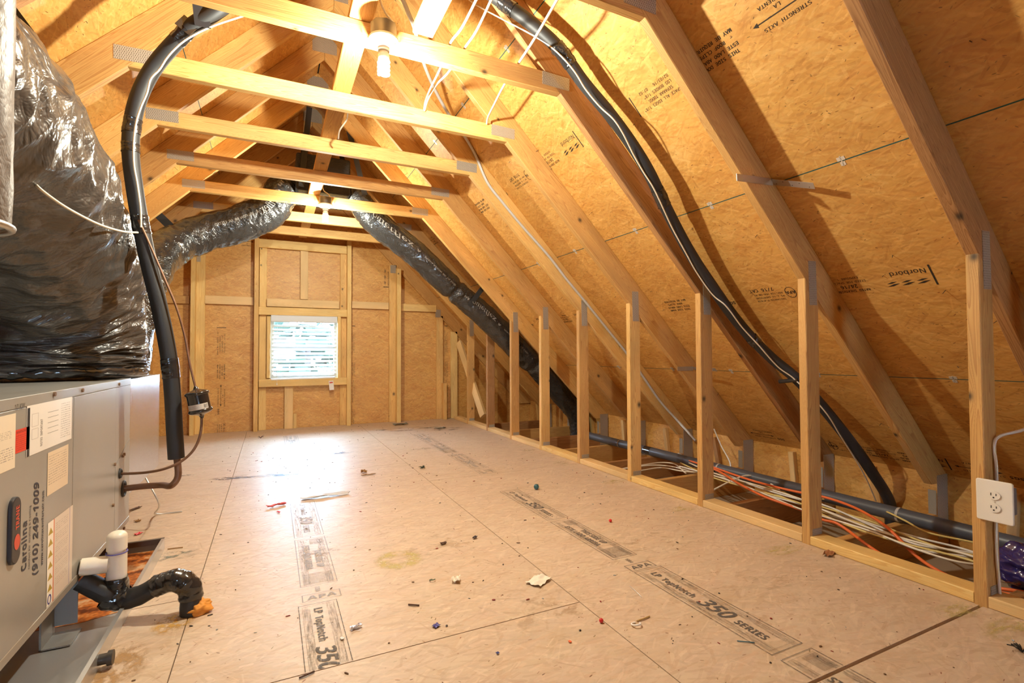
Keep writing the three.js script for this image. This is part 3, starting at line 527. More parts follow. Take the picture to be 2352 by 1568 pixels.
// ------------------------------------------------------------------ air handler
const HX = -0.15, HY0 = 0.165, HY1 = 0.757, HZ1 = -1.755, HZ0 = -0.33;
const hp = (px, py, x = HX) => onX(px, py, x);
const PAINT = M(0.40, 0.385, 0.35, { roughness: 0.34, metalness: 0.35 });
const GALV = M(0.70, 0.73, 0.78, { roughness: 0.24, metalness: 0.85 });
const ah = thing('air_handler', 'grey horizontal air handler cabinet covered with printed stickers', 'air handler');
mesh('cabinet', rbox(-0.72, HX - 0.004, HY0 + 0.004, HY1 - 0.004, HZ1 + 0.003, HZ0, 0.004), PAINT, ah);
const zs1 = hp(167, 1100).z;                           // joint between the access panels
mesh('access_panel', rbox(HX - 0.006, HX, HY0, HY1 - 0.028, zs1 + 0.002, HZ0, 0.002), PAINT, ah);
const zs2 = hp(264, 1130).z;
mesh('access_panel', rbox(HX - 0.006, HX, HY0, HY1 - 0.028, zs2 + 0.0015, zs1 - 0.002, 0.002), PAINT, ah);
const yp = hp(280, 1060).y;
mesh('pipe_panel', slab([[zs2 - 0.0015, HY0], [HZ1, HY0], [HZ1, yp + 0.075], [zs2 - 0.0015, yp]], 'x', HX - 0.006, HX - 0.0005), PAINT, ah);
mesh('coil_panel', slab([[zs2 - 0.0015, yp + 0.003], [HZ1, yp + 0.079], [HZ1, HY1 - 0.028], [zs2 - 0.0015, HY1 - 0.028]], 'x', HX - 0.006, HX - 0.001), PAINT, ah);
mesh('top_flange', rbox(HX - 0.03, HX + 0.001, HY1 - 0.027, HY1, HZ1, HZ0, 0.002), PAINT, ah);
mesh('base_rail', rbox(HX - 0.04, HX + 0.0015, HY0 - 0.006, HY0 + 0.016, HZ1, HZ0, 0.002), M(0.42, 0.38, 0.32, { roughness: 0.4, metalness: 0.4 }), ah);
const SCREW = M(0.25, 0.15, 0.08, { metalness: 0.5, roughness: 0.5 });
for (const [px, py] of [[122, 905], [187, 896], [272, 882], [284, 1043], [262, 1066], [258, 1160], [283, 1213], [281, 1047]]) { const p = hp(px, py), s = new THREE.CylinderGeometry(0.006, 0.006, 0.006, 10).rotateZ(Math.PI / 2); s.translate(HX + 0.003, p.y, p.z); mesh('screw', s, SCREW, ah); }
for (const [px, py] of [[283, 1122, 0.028], [275, 1087, 0.014]]) { const p = hp(px, py), s = new THREE.TorusGeometry(py > 1100 ? 0.027 : 0.014, 0.006, 8, 24).rotateY(Math.PI / 2); s.translate(HX + 0.001, p.y, p.z); mesh('grommet', s, DARK, ah); }
// stickers: colour canvases on thin films
function sticker(name, px0, py0, px1, py1, draw, cw = 256, ch = 256, o = {}) {
  const a = hp(px0, py0), b = hp(px1, py1), z0 = o.z0 ?? a.z, z1 = b.z, y1 = o.y1 ?? a.y, y0 = o.y0 ?? b.y, [c, x] = cv(cw, ch); draw(x, cw, ch);
  const X = HX + 0.0008 + (o.lift ?? 0), g = geo([X, y0, z0, X, y0, z1, X, y1, z1, X, y0, z0, X, y1, z1, X, y1, z0], [0, 0, 1, 0, 1, 1, 0, 0, 1, 1, 0, 1]);
  const t = tex(c, true); return mesh(name, g, new THREE.MeshPhysicalMaterial({ map: t, roughness: 0.42 }), ah);
}
const fineLines = (x, w, h, n, col, a, b, y0, y1) => { x.fillStyle = col; for (let i = 0; i < n; i++) { const y = y0 + (y1 - y0) * i / n; let u = a; while (u < b) { const l = rr(6, 26); x.globalAlpha = rr(0.35, 0.8); x.fillRect(u, y, Math.min(l, b - u), Math.max(2, (y1 - y0) / n * 0.4)); u += l + rr(3, 8); } } x.globalAlpha = 1; };
sticker('paper_label', 5, 952, 33, 1074, (x, w, h) => { x.fillStyle = '#e6d6bc'; x.fillRect(0, 0, w, h); fineLines(x, w, h, 5, '#9a8a78', w * 0.2, w * 0.9, h * 0.3, h * 0.45); fineLines(x, w, h, 6, '#8a7c6c', w * 0.35, w * 0.95, h * 0.6, h * 0.85); }, 256, 256, { z0: -0.50, y1: hp(28, 950).y, y0: hp(36, 1072).y }).userData.label = 'cream paper label';
sticker('warning_label', 35, 988, 66, 1030, (x, w, h) => { x.fillStyle = '#d8402c'; x.fillRect(0, 0, w, h); x.fillStyle = '#7c1710'; x.font = 'bold 40px sans-serif'; x.fillText('WARNING', 14, 44, 220); fineLines(x, w, h, 8, '#8a1e14', 12, w - 12, 66, h - 10); }).userData.label = 'small red warning label';
sticker('wiring_label', 61, 935, 163, 1025, (x, w, h) => {
  x.fillStyle = '#e4ddd4'; x.fillRect(0, 0, w, h); x.fillStyle = '#2c3036'; x.fillRect(w * 0.01, h * 0.06, w * 0.05, h * 0.94);
  x.strokeStyle = '#a09890'; x.lineWidth = 3; x.strokeRect(w * 0.10, h * 0.2, w * 0.12, h * 0.25); x.strokeRect(w * 0.10, h * 0.5, w * 0.12, h * 0.2);
  for (let i = 0; i < 5; i++) { x.fillStyle = '#7c766e'; x.fillRect(w * 0.42, h * (0.24 + i * 0.11), w * 0.24, 5); } fineLines(x, w, h, 16, '#9a948c', w * 0.72, w * 0.96, h * 0.12, h * 0.92); x.save(); x.translate(w * 0.31, h * 0.9); x.rotate(-Math.PI / 2); x.fillStyle = '#5c5650'; x.font = 'bold 30px sans-serif'; x.fillText('NOTES  IMPORTANT', 0, 0, h * 0.7); x.restore();
}, 512, 512, { y1: hp(160, 910).y, y0: hp(160, 1008).y }).userData.label = 'large white wiring diagram label';
sticker('paper_label', 109, 1038, 155, 1100, (x, w, h) => { x.fillStyle = '#dcc6a8'; x.fillRect(0, 0, w, h); fineLines(x, w, h, 12, '#a08c74', 14, w - 20, 24, h * 0.8); }, 256, 256, { y1: hp(155, 1020).y, y0: hp(155, 1102).y - 0.01 }).userData.label = 'tan paper label';
// installer's lettering, reading upward
{
  const a = hp(45, 1240), b = hp(103, 1240), yb = hp(70, 1345).y, yt = hp(70, 1052).y;
  const [c, x] = cv(400, 1024), w = 400, h = 1024; x.fillStyle = '#000'; x.fillRect(0, 0, w, h); x.fillStyle = '#fff'; x.textBaseline = 'middle'; x.save(); x.translate(0, h); x.rotate(-Math.PI / 2);
  x.font = 'bold 96px sans-serif'; x.fillText('Carolina', h * 0.16, w * 0.17, h * 0.58); x.globalAlpha = 0.7; x.font = 'bold 34px sans-serif'; x.fillText('Comfort Air  Heating & Cooling', h * 0.14, w * 0.36, h * 0.66); x.globalAlpha = 1;
  x.font = 'italic bold 112px sans-serif'; x.fillText('(910) 249-1009', h * 0.04, w * 0.60, h * 0.94); x.font = 'bold 44px sans-serif'; x.fillText('www.carolinacomfortair.com', h * 0.08, w * 0.88, h * 0.88); x.restore();
  decal('installer_lettering', ah, c, V(HX + 0.0008, yb, a.z), V(0, 0, b.z - a.z), V(0, yt - yb, 0), M(0.045, 0.043, 0.06), 0).userData.label = 'dark vertical installer lettering';
}
sticker('caution_label', 108, 1260, 165, 1260, (x, w, h) => {
  x.fillStyle = '#dccdbd'; x.fillRect(0, 0, w, h); x.fillStyle = '#d8663a'; x.fillRect(w * 0.22, 0, 7, h); x.fillStyle = '#8a84b0'; x.fillRect(w * 0.86, 0, 4, h); x.fillStyle = '#efe6d8'; x.fillRect(0, 0, w * 0.21, h);
  for (let i = 0; i < 6; i++) { const y = h * (0.10 + i * 0.135); x.fillStyle = '#b09428'; x.beginPath(); x.moveTo(6, y + 28); x.lineTo(w * 0.2, y + 28); x.lineTo(w * 0.11, y - 14); x.fill(); fineLines(x, w, h, 4, '#b4a494', w * 0.3, w * 0.8, y - 14, y + 40); }
  x.strokeStyle = '#3c3c80'; x.lineWidth = 8; x.beginPath(); x.ellipse(w * 0.1, h * 0.93, 14, 26, 0, 0, 7); x.stroke();
}, 256, 512, { y1: hp(165, 1160).y, y0: hp(165, 1330).y }).userData.label = 'pale caution label with yellow triangles';
{ const a = hp(36, 932), [c, x] = cv(256, 96); x.fillStyle = '#000'; x.fillRect(0, 0, 256, 96); x.fillStyle = '#fff'; x.font = 'italic 78px sans-serif'; x.textBaseline = 'middle'; x.fillText('10 KW', 8, 50, 236); const z0 = hp(30, 930).z, z1 = hp(58, 925).z; decal('handwriting', ah, c, V(HX + 0.001, hp(44, 945).y, z0), V(0, 0, z1 - z0), V(0, hp(44, 922).y - hp(44, 945).y, 0), M(0.10, 0.10, 0.13), 0); }
// maker's badge: black pill with red lettering
{
  const a = hp(18, 1220), b = hp(37, 1220), yt = hp(28, 1145).y, yb = hp(28, 1292).y, zc = (a.z + b.z) / 2, hw = Math.abs(a.z - b.z) / 2, sh = new THREE.Shape();
  sh.absarc(0, yt - hw, hw, 0, Math.PI, false); sh.absarc(0, yb + hw, hw, Math.PI, 2 * Math.PI, false);
  const g = new THREE.ExtrudeGeometry(sh, { depth: 0.006, bevelSize: 0.003, bevelThickness: 0.003, bevelSegments: 2 }); g.rotateY(Math.PI / 2); g.translate(HX - 0.001, 0, zc);
  const bd = mesh('badge', g, M(0.03, 0.03, 0.035, { roughness: 0.4 }), ah); bd.userData.label = 'black pill-shaped badge';
  const [c, x] = cv(128, 512); x.fillStyle = '#000'; x.fillRect(0, 0, 128, 512); x.fillStyle = '#fff'; x.beginPath(); x.ellipse(72, 350, 46, 62, 0, 0, 7); x.fill(); x.save(); x.translate(72, 250); x.rotate(-Math.PI / 2); x.font = 'bold 76px sans-serif'; x.textBaseline = 'middle'; x.fillText('TRANE', 0, 0, 190); x.restore();
  decal('badge_print', bd, c, V(HX + 0.0085, yb, zc + hw), V(0, 0, -2 * hw), V(0, yt - yb, 0), M(0.62, 0.09, 0.05), 0);
}
// angle-iron feet
for (const z of [-1.10, -0.42]) { mesh('foot', [box(HX - 0.06, HX - 0.055, 0.006, HY0, z - 0.05, z + 0.05), box(HX - 0.06, HX + 0.01, 0.006, 0.010, z - 0.05, z + 0.05), box(HX - 0.06, HX - 0.0, 0.03, HY0, z - 0.05, z - 0.046)], M(0.3, 0.29, 0.27, { metalness: 0.5, roughness: 0.5 }), ah); mesh('foot', box(-0.70, -0.64, 0.006, HY0, z - 0.05, z + 0.05), M(0.3, 0.29, 0.27, { metalness: 0.5, roughness: 0.5 }), ah); }

// galvanised supply plenum on the far end
single('supply_plenum', rbox(-0.70, HX - 0.004, 0.265, 0.752, -2.385, HZ1 - 0.002, 0.003), GALV, 'shiny galvanised sheet metal box joined to the air handler', 'plenum');
single('support_rod', rod([V(-0.16, 0.27, -2.10), V(-0.10, 0.15, -2.07), onY(363, 1180, 0.006), onY(418, 1174, 0.006)], 0.004, 8, 40), M(0.7, 0.7, 0.68, { metalness: 0.6, roughness: 0.35 }), 'thin bent metal rod reaching from plenum box to floor', 'rod');

// drain pan with rust, under the unit
const pan = thing('drain_pan', 'galvanised drain pan under the air handler with rusty water stains', 'drain pan');
const RUST = (() => { const [c, x] = cv(512, 512), im = x.createImageData(512, 512); for (let j = 0; j < 512; j++) for (let i = 0; i < 512; i++) { const u = i / 90, v = j / 90, n = nz(u, v * 1.7, 4) + 0.5 * nz(u * 3, v * 3, 8) + 0.4 * nz(u * 9, v * 9, 2), m = Math.max(0, Math.min(1, n * 0.9 + 0.55)); const A = [196, 108, 40], B = [96, 46, 22], C = [214, 170, 130]; const k = m < 0.6 ? [B, A, m / 0.6] : [A, C, (m - 0.6) / 0.4]; const p = (j * 512 + i) * 4; for (let q = 0; q < 3; q++) im.data[p + q] = k[0][q] + (k[1][q] - k[0][q]) * k[2]; im.data[p + 3] = 255; } x.putImageData(im, 0, 0); return new THREE.MeshPhysicalMaterial({ map: tex(c, true, 0.5, 0.5), roughness: 0.35 }); })();
const PX = -0.033, PZ = -1.812, panSteel = M(0.70, 0.70, 0.70, { metalness: 0.75, roughness: 0.3 });
mesh('pan_floor', box(-0.80, PX, 0.001, 0.003, PZ, -0.22), panSteel, pan);
mesh('rust_scale', slab([[-0.78, PZ + 0.004], [PX - 0.003, PZ + 0.004], [PX - 0.003, -1.24], [-0.16, -1.20], [-0.78, -1.22]], 'y', 0.003, 0.0042), RUST, pan);
mesh('rim', [box(PX - 0.002, PX, 0.003, 0.05, PZ, -0.22), box(PX - 0.010, PX + 0.002, 0.05, 0.0525, PZ, -0.22)], panSteel, pan);
mesh('rim', [box(-0.80, PX, 0.003, 0.05, PZ, PZ + 0.002), box(-0.80, PX, 0.05, 0.0525, PZ - 0.002, PZ + 0.010)], M(0.16, 0.13, 0.10, { metalness: 0.4, roughness: 0.5 }), pan);
mesh('rim', [box(-0.80, PX, 0.003, 0.05, -0.222, -0.22)], panSteel, pan);
mesh('drain_fitting', [rod([V(PX - 0.001, 0.026, -0.885), V(PX + 0.022, 0.026, -0.885)], 0.014, 16, 4), rod([V(PX + 0.020, 0.026, -0.885), V(PX + 0.032, 0.026, -0.885)], 0.019, 16, 4)], M(0.05, 0.045, 0.04, { roughness: 0.4 }), pan);

// condensate drain: cream pvc tee, insulated trap and elbow
const dr = thing('condensate_drain', 'cream pipe tee with black insulated trap running to the floor', 'drain pipe');
const d0 = hp(182, 1303), zt = d0.z - 0.02, tee = onZ(268, 1292, zt), cap = onZ(268, 1232, zt), low = onZ(268, 1345, zt);
const PVC = M(0.80, 0.73, 0.60, { roughness: 0.3 });
mesh('stub', rod([V(HX, d0.y, d0.z), V((HX + tee.x) / 2, (d0.y + tee.y) / 2, (d0.z + zt) / 2), V(tee.x, tee.y, zt)], 0.021, 20, 20), PVC, dr);
mesh('socket', rod([V(HX + 0.004, d0.y, d0.z), V(HX + 0.07, d0.y + (tee.y - d0.y) * 0.55, d0.z - 0.008)], 0.026, 20, 8), PVC, dr);
mesh('riser', rod([V(tee.x, low.y, zt), V(tee.x, tee.y, zt), V(tee.x, cap.y - 0.01, zt)], 0.024, 22, 16), PVC, dr);
mesh('tee', [rod([V(tee.x, tee.y - 0.055, zt), V(tee.x, tee.y + 0.032, zt)], 0.0275, 22, 6)], PVC, dr);
{ const g = new THREE.SphereGeometry(0.0275, 24, 12, 0, Math.PI * 2, 0, Math.PI / 2); g.scale(1, 0.7, 1); g.translate(tee.x, cap.y, zt); mesh('cap', [g, rod([V(tee.x, cap.y - 0.04, zt), V(tee.x, cap.y, zt)], 0.0275, 22, 4)], PVC, dr); }
mesh('cement_mark', [new THREE.TorusGeometry(0.0277, 0.002, 6, 30).rotateX(Math.PI / 2).translate(tee.x, tee.y + 0.034, zt)], M(0.12, 0.10, 0.35), dr);
const fEnd = onY(436, 1408, 0.002), zE = fEnd.z;
const q1 = onZ(265, 1378, zt), q2 = onZ(320, 1366, zt + (zE - zt) * 0.35), q3 = onZ(375, 1338, zt + (zE - zt) * 0.7), q4 = onZ(412, 1332, zE), q5 = onZ(437, 1352, zE);
const wob = (pts, r, amp, seg = 24, n = 160, f = 14) => { const g = tube(pts, r, seg, n), p = g.attributes.position, nn = g.attributes.normal; for (let i = 0; i < p.count; i++) { const a = nz(p.getX(i) * f, p.getY(i) * f, p.getZ(i) * f) + 0.5 * nz(p.getX(i) * f * 3, p.getY(i) * f * 3, p.getZ(i) * f * 3); p.setXYZ(i, p.getX(i) + nn.getX(i) * a * amp, p.getY(i) + nn.getY(i) * a * amp, p.getZ(i) + nn.getZ(i) * a * amp); } g.computeVertexNormals(); return g; };
mesh('insulation', wob([V(HX + 0.0, hp(186, 1338).y + 0.01, zt + 0.01), V(HX + 0.07, q1.y + 0.028, zt + 0.008), q1, q2, q3, q4, q5, V(fEnd.x, 0.03, zE), V(fEnd.x, 0.001, zE)], 0.030, 0.004), BLACKFOAM, dr);
mesh('tape_wrap', wob([V(tee.x - 0.03, q1.y + 0.02, zt + 0.004), q1.clone().add(V(0.004, 0, 0)), V(q1.x + 0.04, q1.y + 0.006, zt + 0.004)], 0.0335, 0.006, 24, 60, 30), TAPE, dr);
mesh('tape_wrap', wob([q3.clone().lerp(q2, 0.35), q3, q4, q5, q5.clone().add(V(0, -0.03, 0))], 0.0335, 0.006, 24, 90, 30), TAPE, dr);
mesh('tape_wrap', wob([V(tee.x, low.y + 0.03, zt), V(tee.x, low.y - 0.01, zt), q1.clone()], 0.033, 0.006, 22, 40, 30), TAPE, dr);
{ const g = new THREE.SphereGeometry(1, 40, 28), p = g.attributes.position; for (let i = 0; i < p.count; i++) { const v = V(p.getX(i), p.getY(i), p.getZ(i)), k = 1 + 0.35 * nz(v.x * 2, v.y * 2, v.z * 2) + 0.15 * nz(v.x * 5, v.y * 5, v.z * 5); p.setXYZ(i, v.x * k * 0.036, Math.max(-0.016, v.y * k * 0.024), v.z * k * 0.034); } g.computeVertexNormals(); g.translate(fEnd.x + 0.026, 0.017, zE + 0.002); single('foam_blob', g, M(0.75, 0.30, 0.04, { roughness: 0.7 }), 'orange sealing foam squeezed round the drain foot', 'foam'); }
// ------------------------------------------------------------------ ducts in crinkled plastic film
function crinkle() {
  const w = 1024, [c, x] = cv(w, w), im = x.createImageData(w, w);
  const P = (i, f, o) => [Math.cos(i / w * Math.PI * 2) * f + o, Math.sin(i / w * Math.PI * 2) * f];
  for (let j = 0; j < w; j++) for (let i = 0; i < w; i++) {
    const [a, b] = P(i, 1.6, 3), [d, e] = P(j, 4.2, 9);
    const n1 = nz(a + d * 0.25, b + e, d), n2 = nz(a * 2.4 + e, b * 2.4 + d * 1.6, e * 1.4), n3 = nz(a * 5 + d * 2.2, b * 5 + e * 2.2, d + b);
    const v = (1 - Math.abs(n1) * 2.2) * 0.55 + (1 - Math.abs(n2) * 2) * 0.3 + (1 - Math.abs(n3) * 2) * 0.15, g = Math.max(0, Math.min(255, v * 255)), p = (j * w + i) * 4;
    im.data[p] = im.data[p + 1] = im.data[p + 2] = g; im.data[p + 3] = 255;
  }
  x.putImageData(im, 0, 0); return tex(c, false, 0.5, 0.5);
}
const CRINK = crinkle();
const FILM = M(0.085, 0.078, 0.072, { metalness: 0.35, roughness: 0.28, bumpMap: CRINK, bumpScale: 0.0030, clearcoat: 0.4, clearcoatRoughness: 0.2 });
const FILM2 = M(0.03, 0.03, 0.03, { metalness: 0.2, roughness: 0.2, bumpMap: CRINK, bumpScale: 0.0030, clearcoat: 0.6, clearcoatRoughness: 0.12 });
function flex(nodes, o = {}) {
  const cr = curve(nodes.map((n) => V(n[0], n[1], n[2]))), nL = o.nL ?? 260, nC = o.nC ?? 96, fr = cr.computeFrenetFrames(nL, false), len = cr.getLength();
  const [t0, t1, a0, a1] = o.range ?? [0, 1, 0, Math.PI * 2], R = (t) => { const f = t * (nodes.length - 1), i = Math.min(nodes.length - 2, Math.floor(f)); return nodes[i][3] + (nodes[i + 1][3] - nodes[i][3]) * (f - i); };
  const pos = [], uv = [], idx = [], amp = o.amp ?? 0.012, off = o.off ?? 0, sd = o.seed ?? 0, sw = o.swirl ?? 0.6;
  // parallel-transport frames keep the folds from twisting
  for (let j = 0; j <= nL; j++) {
    const t = t0 + (t1 - t0) * j / nL, p = cr.getPoint(t), T = cr.getTangent(t), ref = o.ref ?? V(0, 0, 1), N = ref.clone().addScaledVector(T, -ref.dot(T)).normalize(), B = T.clone().cross(N), r = R(t), s = t * len;
    const pinch = (o.pinch ?? []).reduce((q, [pt, w, d]) => q - d * Math.exp(-(((t - pt) / w) ** 2)), 1);
    for (let i = 0; i <= nC; i++) {
      const a = a0 + (a1 - a0) * i / nC, ca = Math.cos(a), sa = Math.sin(a), k = o.freq ?? 1;
      const warp = nz(ca * 1.4 + sd, sa * 1.4, s * 1.3) * 0.5;
      const n1 = nz((s * 7 + warp + sa * 0.25 * sw) * k + sd, ca * 0.9, sa * 0.9), n2 = nz((s * 17 + warp * 2) * k, ca * 1.9 + sd, sa * 1.9), n3 = nz(s * 34 * k + ca * 2, ca * 5 + sd, sa * 5);
      let d = (0.5 - Math.abs(n1) * 1.6) * 1.0 + (0.4 - Math.abs(n2) * 1.5) * 0.55 + n3 * 0.22; if (o.flat) d = 0;
      const rad = r * pinch + d * amp + off;
      const q = p.clone().addScaledVector(N, ca * rad).addScaledVector(B, sa * rad); pos.push(q.x, q.y, q.z);
      uv.push(...(o.range ? [(t - t0) / (t1 - t0), i / nC] : [a * 0.3, s]));
    }
  }
  for (let j = 0; j < nL; j++) for (let i = 0; i < nC; i++) { const a = j * (nC + 1) + i, b = a + nC + 1; idx.push(a, b, a + 1, b, b + 1, a + 1); }
  return geo(pos, uv, idx);
}
// wrapped trunk duct rising from the air handler and turning toward the room's near end
const trunk = thing('trunk_duct', 'huge crinkled silvery black trunk duct standing on the air handler', 'duct');
const TR = [[-0.47, 0.775, -1.93, 0.325], [-0.47, 0.84, -1.93, 0.325], [-0.465, 0.94, -1.92, 0.322], [-0.45, 1.10, -1.84, 0.310], [-0.425, 1.27, -1.62, 0.298], [-0.40, 1.40, -1.28, 0.288], [-0.395, 1.48, -0.88, 0.280], [-0.42, 1.52, -0.50, 0.280], [-0.50, 1.54, 0.0, 0.280]];
mesh('film_wrap', flex(TR, { nL: 420, nC: 190, amp: 0.034, freq: 0.8, seed: 2.3, swirl: 2.4, ref: V(1, 0, 0.0001) }), FILM, trunk);
{ const pts = []; for (let i = 0; i <= 40; i++) { const a = i / 40 * Math.PI * 2; pts.push(V(-0.47 + Math.cos(a) * 0.325, 0.786, -1.93 + Math.sin(a) * 0.318)); } mesh('tape_band', wob(pts, 0.020, 0.008, 12, 200, 26), TAPE, trunk); }
{ const a = onZ(4, 14, -0.95), b = onZ(52, 78, -0.95); mesh('hanging_strap', beam(a, b, 0.055, 0.0015, V(0, 0, 1), { ch: 0 }), DARK, trunk); }
// short branch hanging in front of it
const br = thing('branch_duct', 'silvery branch duct hanging beside the trunk duct', 'duct');
{ const e = onZ(-38, 515, -0.20); const n = [[e.x - 0.05, e.y, -0.20, 0.076], [e.x - 0.051, e.y + 0.14, -0.20, 0.080], [e.x - 0.052, e.y + 0.34, -0.20, 0.080], [e.x - 0.056, e.y + 0.54, -0.20, 0.080], [e.x - 0.09, e.y + 0.84, -0.20, 0.080]];
  mesh('film_wrap', flex(n, { nL: 160, nC: 72, amp: 0.0035, freq: 0.5, seed: 5, ref: V(1, 0, 0) }), M(0.16, 0.125, 0.095, { metalness: 0.3, roughness: 0.45, bumpMap: CRINK, bumpScale: 0.0004 }), br);
  mesh('end_collar', new THREE.TorusGeometry(0.078, 0.006, 10, 40).rotateX(Math.PI / 2).translate(e.x - 0.05, e.y, -0.20), STEEL, br);
  mesh('end_cap', new THREE.CircleGeometry(0.077, 40).rotateX(Math.PI / 2).translate(e.x - 0.05, e.y + 0.002, -0.20), STEEL, br); }
// two flexible supply ducts and the distribution box over the ties
const bxd = thing('duct_box', 'black wrapped duct distribution box resting over the ties', 'duct box');
mesh('wrapped_body', rbox(0.56, 1.0, 2.2425, 2.56, -4.20, -3.68, 0.02, 3), M(0.018, 0.018, 0.02, { roughness: 0.3, bumpMap: CRINK, bumpScale: 0.004 }), bxd);
for (const [x, z, dx] of [[0.60, -3.66, 0.02], [0.60, -4.215, 0.02], [1.12, -3.66, -0.05], [1.12, -4.215, -0.05]]) { const p = V(x, 2.26, z), q = V(x + dx * 3, Math.min(2.95, chordY(x + dx * 3) + 0.06), z); mesh('hanging_strap', beam(p, q, 0.045, 0.0015, V(0, 0, 1), { ch: 0 }), DARK, bxd); }
const LD = [[-0.42, 0.52, -2.387, 0.13], [-0.42, 0.60, -2.64, 0.142], [-0.43, 0.85, -2.84, 0.15], [-0.43, 1.10, -3.0, 0.15], [-0.41, 1.36, -3.28, 0.15], [-0.35, 1.63, -3.66, 0.146], [-0.18, 1.815, -3.90, 0.146], [0.17, 1.985, -3.95, 0.150], [0.36, 2.11, -3.945, 0.145], [0.46, 2.28, -3.94, 0.138], [0.555, 2.40, -3.94, 0.13]];
const ld = thing('flex_duct', 'crinkled black flexible duct climbing from the plenum to the duct box', 'duct');
mesh('film_wrap', flex(LD, { nL: 420, nC: 100, amp: 0.013, seed: 7, pinch: [[0.56, 0.012, 0.10]], ref: V(0, 0, 1) }), FILM2, ld);
const RD = [[1.005, 2.40, -3.94, 0.105], [1.12, 2.27, -3.94, 0.115], [1.27, 2.10, -3.945, 0.12], [1.63, 1.85, -3.95, 0.122], [1.98, 1.56, -3.955, 0.120], [2.16, 1.42, -3.96, 0.112], [2.42, 1.22, -3.96, 0.120], [2.80, 0.87, -3.955, 0.120], [3.02, 0.67, -3.95, 0.108], [3.30, 0.40, -3.955, 0.112], [3.52, 0.15, -3.96, 0.11], [3.56, -0.05, -3.97, 0.105], [3.56, -0.195, -3.97, 0.10]];
const rd = thing('flex_duct', 'black flexible duct dropping from the duct box behind the knee posts', 'duct');
mesh('film_wrap', flex(RD, { nL: 420, nC: 90, amp: 0.010, seed: 11, pinch: [[0.365, 0.010, 0.14], [0.64, 0.010, 0.16]], ref: V(0, 0, 1) }), FILM2, rd);
mesh('hanging_strap', [beam(V(2.17, 1.33, -3.84), V(2.33, 1.54, -3.84), 0.05, 0.0015, V(0, 0, 1), { ch: 0 })], DARK, rd);
{ const [c, x] = cv(1024, 128); x.fillStyle = '#000'; x.fillRect(0, 0, 1024, 128); x.fillStyle = '#fff'; x.textBaseline = 'middle'; x.font = 'italic 92px serif'; x.fillText('Quietflex', 150, 70); x.font = 'bold 44px sans-serif'; x.fillText('R-6.0', 10, 40); x.fillText('A', 590, 66); x.font = '30px sans-serif'; x.fillText('INSULATION R6  UL LISTED', 660, 66, 330);
  const mk = (nodes, range, par, sd, am) => { const g = flex(nodes, { nL: 160, nC: 24, amp: am, seed: sd, range, off: 0.003, ref: V(0, 0, 1), pinch: sd === 7 ? [[0.56, 0.012, 0.10]] : [[0.365, 0.010, 0.14], [0.64, 0.010, 0.16]] }); const m = M(0.30, 0.28, 0.25, { roughness: 0.5 }); m.alphaMap = tex(c, false); m.transparent = true; mesh('print', g, m, par); };
  mk(LD, [0.93, 0.63, 0.35, -0.45], ld, 7, 0.013); mk(RD, [0.10, 0.36, -0.35, 0.30], rd, 11, 0.010); mk(RD, [0.40, 0.60, -0.35, 0.30], rd, 11, 0.010); }
{ const a = onZ(362, 492, -3.84), b = onZ(425, 552, -3.84); mesh('hanging_strap', beam(a, b, 0.06, 0.0015, V(0, 0, 1), { ch: 0 }), DARK, ld); }

// ------------------------------------------------------------------ refrigerant lines by the unit
const ZI = -1.54;
const sl = thing('suction_line', 'black insulated refrigerant tube arching beside the trunk duct', 'pipe');
const sp = [[405, 1052, ZI], [401, 990, ZI], [396, 900, ZI], [388, 820, ZI], [365, 700, ZI], [343, 610, ZI], [325, 525, ZI], [309, 430, -1.53], [300, 350, -1.52], [303, 290, -1.52], [318, 225, -1.51], [350, 160, -1.50], [395, 105, -1.47], [440, 62, -1.44], [490, 30, -1.42], [560, -20, -1.40], [650, -85, -1.38]].map(([x, y, z]) => onZ(x, y, z));
mesh('insulation', rod(sp, 0.029, 20, 240), BLACKFOAM, sl);
const ce = hp(283, 1122);
mesh('copper_pipe', rod([V(HX - 0.01, ce.y, ce.z), V(HX + 0.06, ce.y + 0.004, ce.z + 0.01), V(-0.02, ce.y + 0.006, ce.z + 0.03), onZ(396, 1113, ZI), onZ(408, 1096, ZI), onZ(406, 1045, ZI)], 0.0125, 14, 80), COPPER, sl);
const seg = (pts, a, b, n = 8) => { const c = curve(pts); return Array.from({ length: n + 1 }, (_, i) => c.getPoint(a + (b - a) * i / n)); };
for (const [a, b] of [[0.150, 0.185], [0.365, 0.395], [0.50, 0.52], [0.545, 0.58], [0.765, 0.80]]) mesh('tape_wrap', wob(seg(sp, a, b), 0.0305, 0.0025, 20, 40, 40), TAPE, sl);
mesh('control_wire', rod([[322, 522], [321, 480], [313, 420], [306, 380], [305, 330], [311, 280], [322, 245], [335, 215], [345, 180], [362, 160], [378, 135], [398, 112], [425, 90], [480, 62], [560, 35]].map(([x, y], i) => onZ(x + (i > 8 ? 4 : 2), y, -1.507 + i * 0.007)), 0.0036, 8, 120), CREAM, sl);
{ const a = onZ(460, 8, -1.40), b = onZ(466, 62, -1.41); mesh('hanging_strap', beam(a, b, 0.055, 0.0015, V(0.2, 0, 1), { ch: 0 }), M(0.03, 0.028, 0.03, { roughness: 0.3 }), sl); const e = onZ(418, 68, -1.42), f = onZ(440, 48, -1.42); mesh('tape_tail', beam(e, f, 0.06, 0.0015, V(0, 0, 1), { ch: 0 }), TAPE, sl); }
const ll = thing('liquid_line', 'thin copper line with black canister filter drier hanging beside the tube', 'pipe');
const ZD = -1.51, lp = (x, y, z = ZD) => onZ(x, y, z);
const dTop = lp(450, 893), dBot = lp(463, 953);
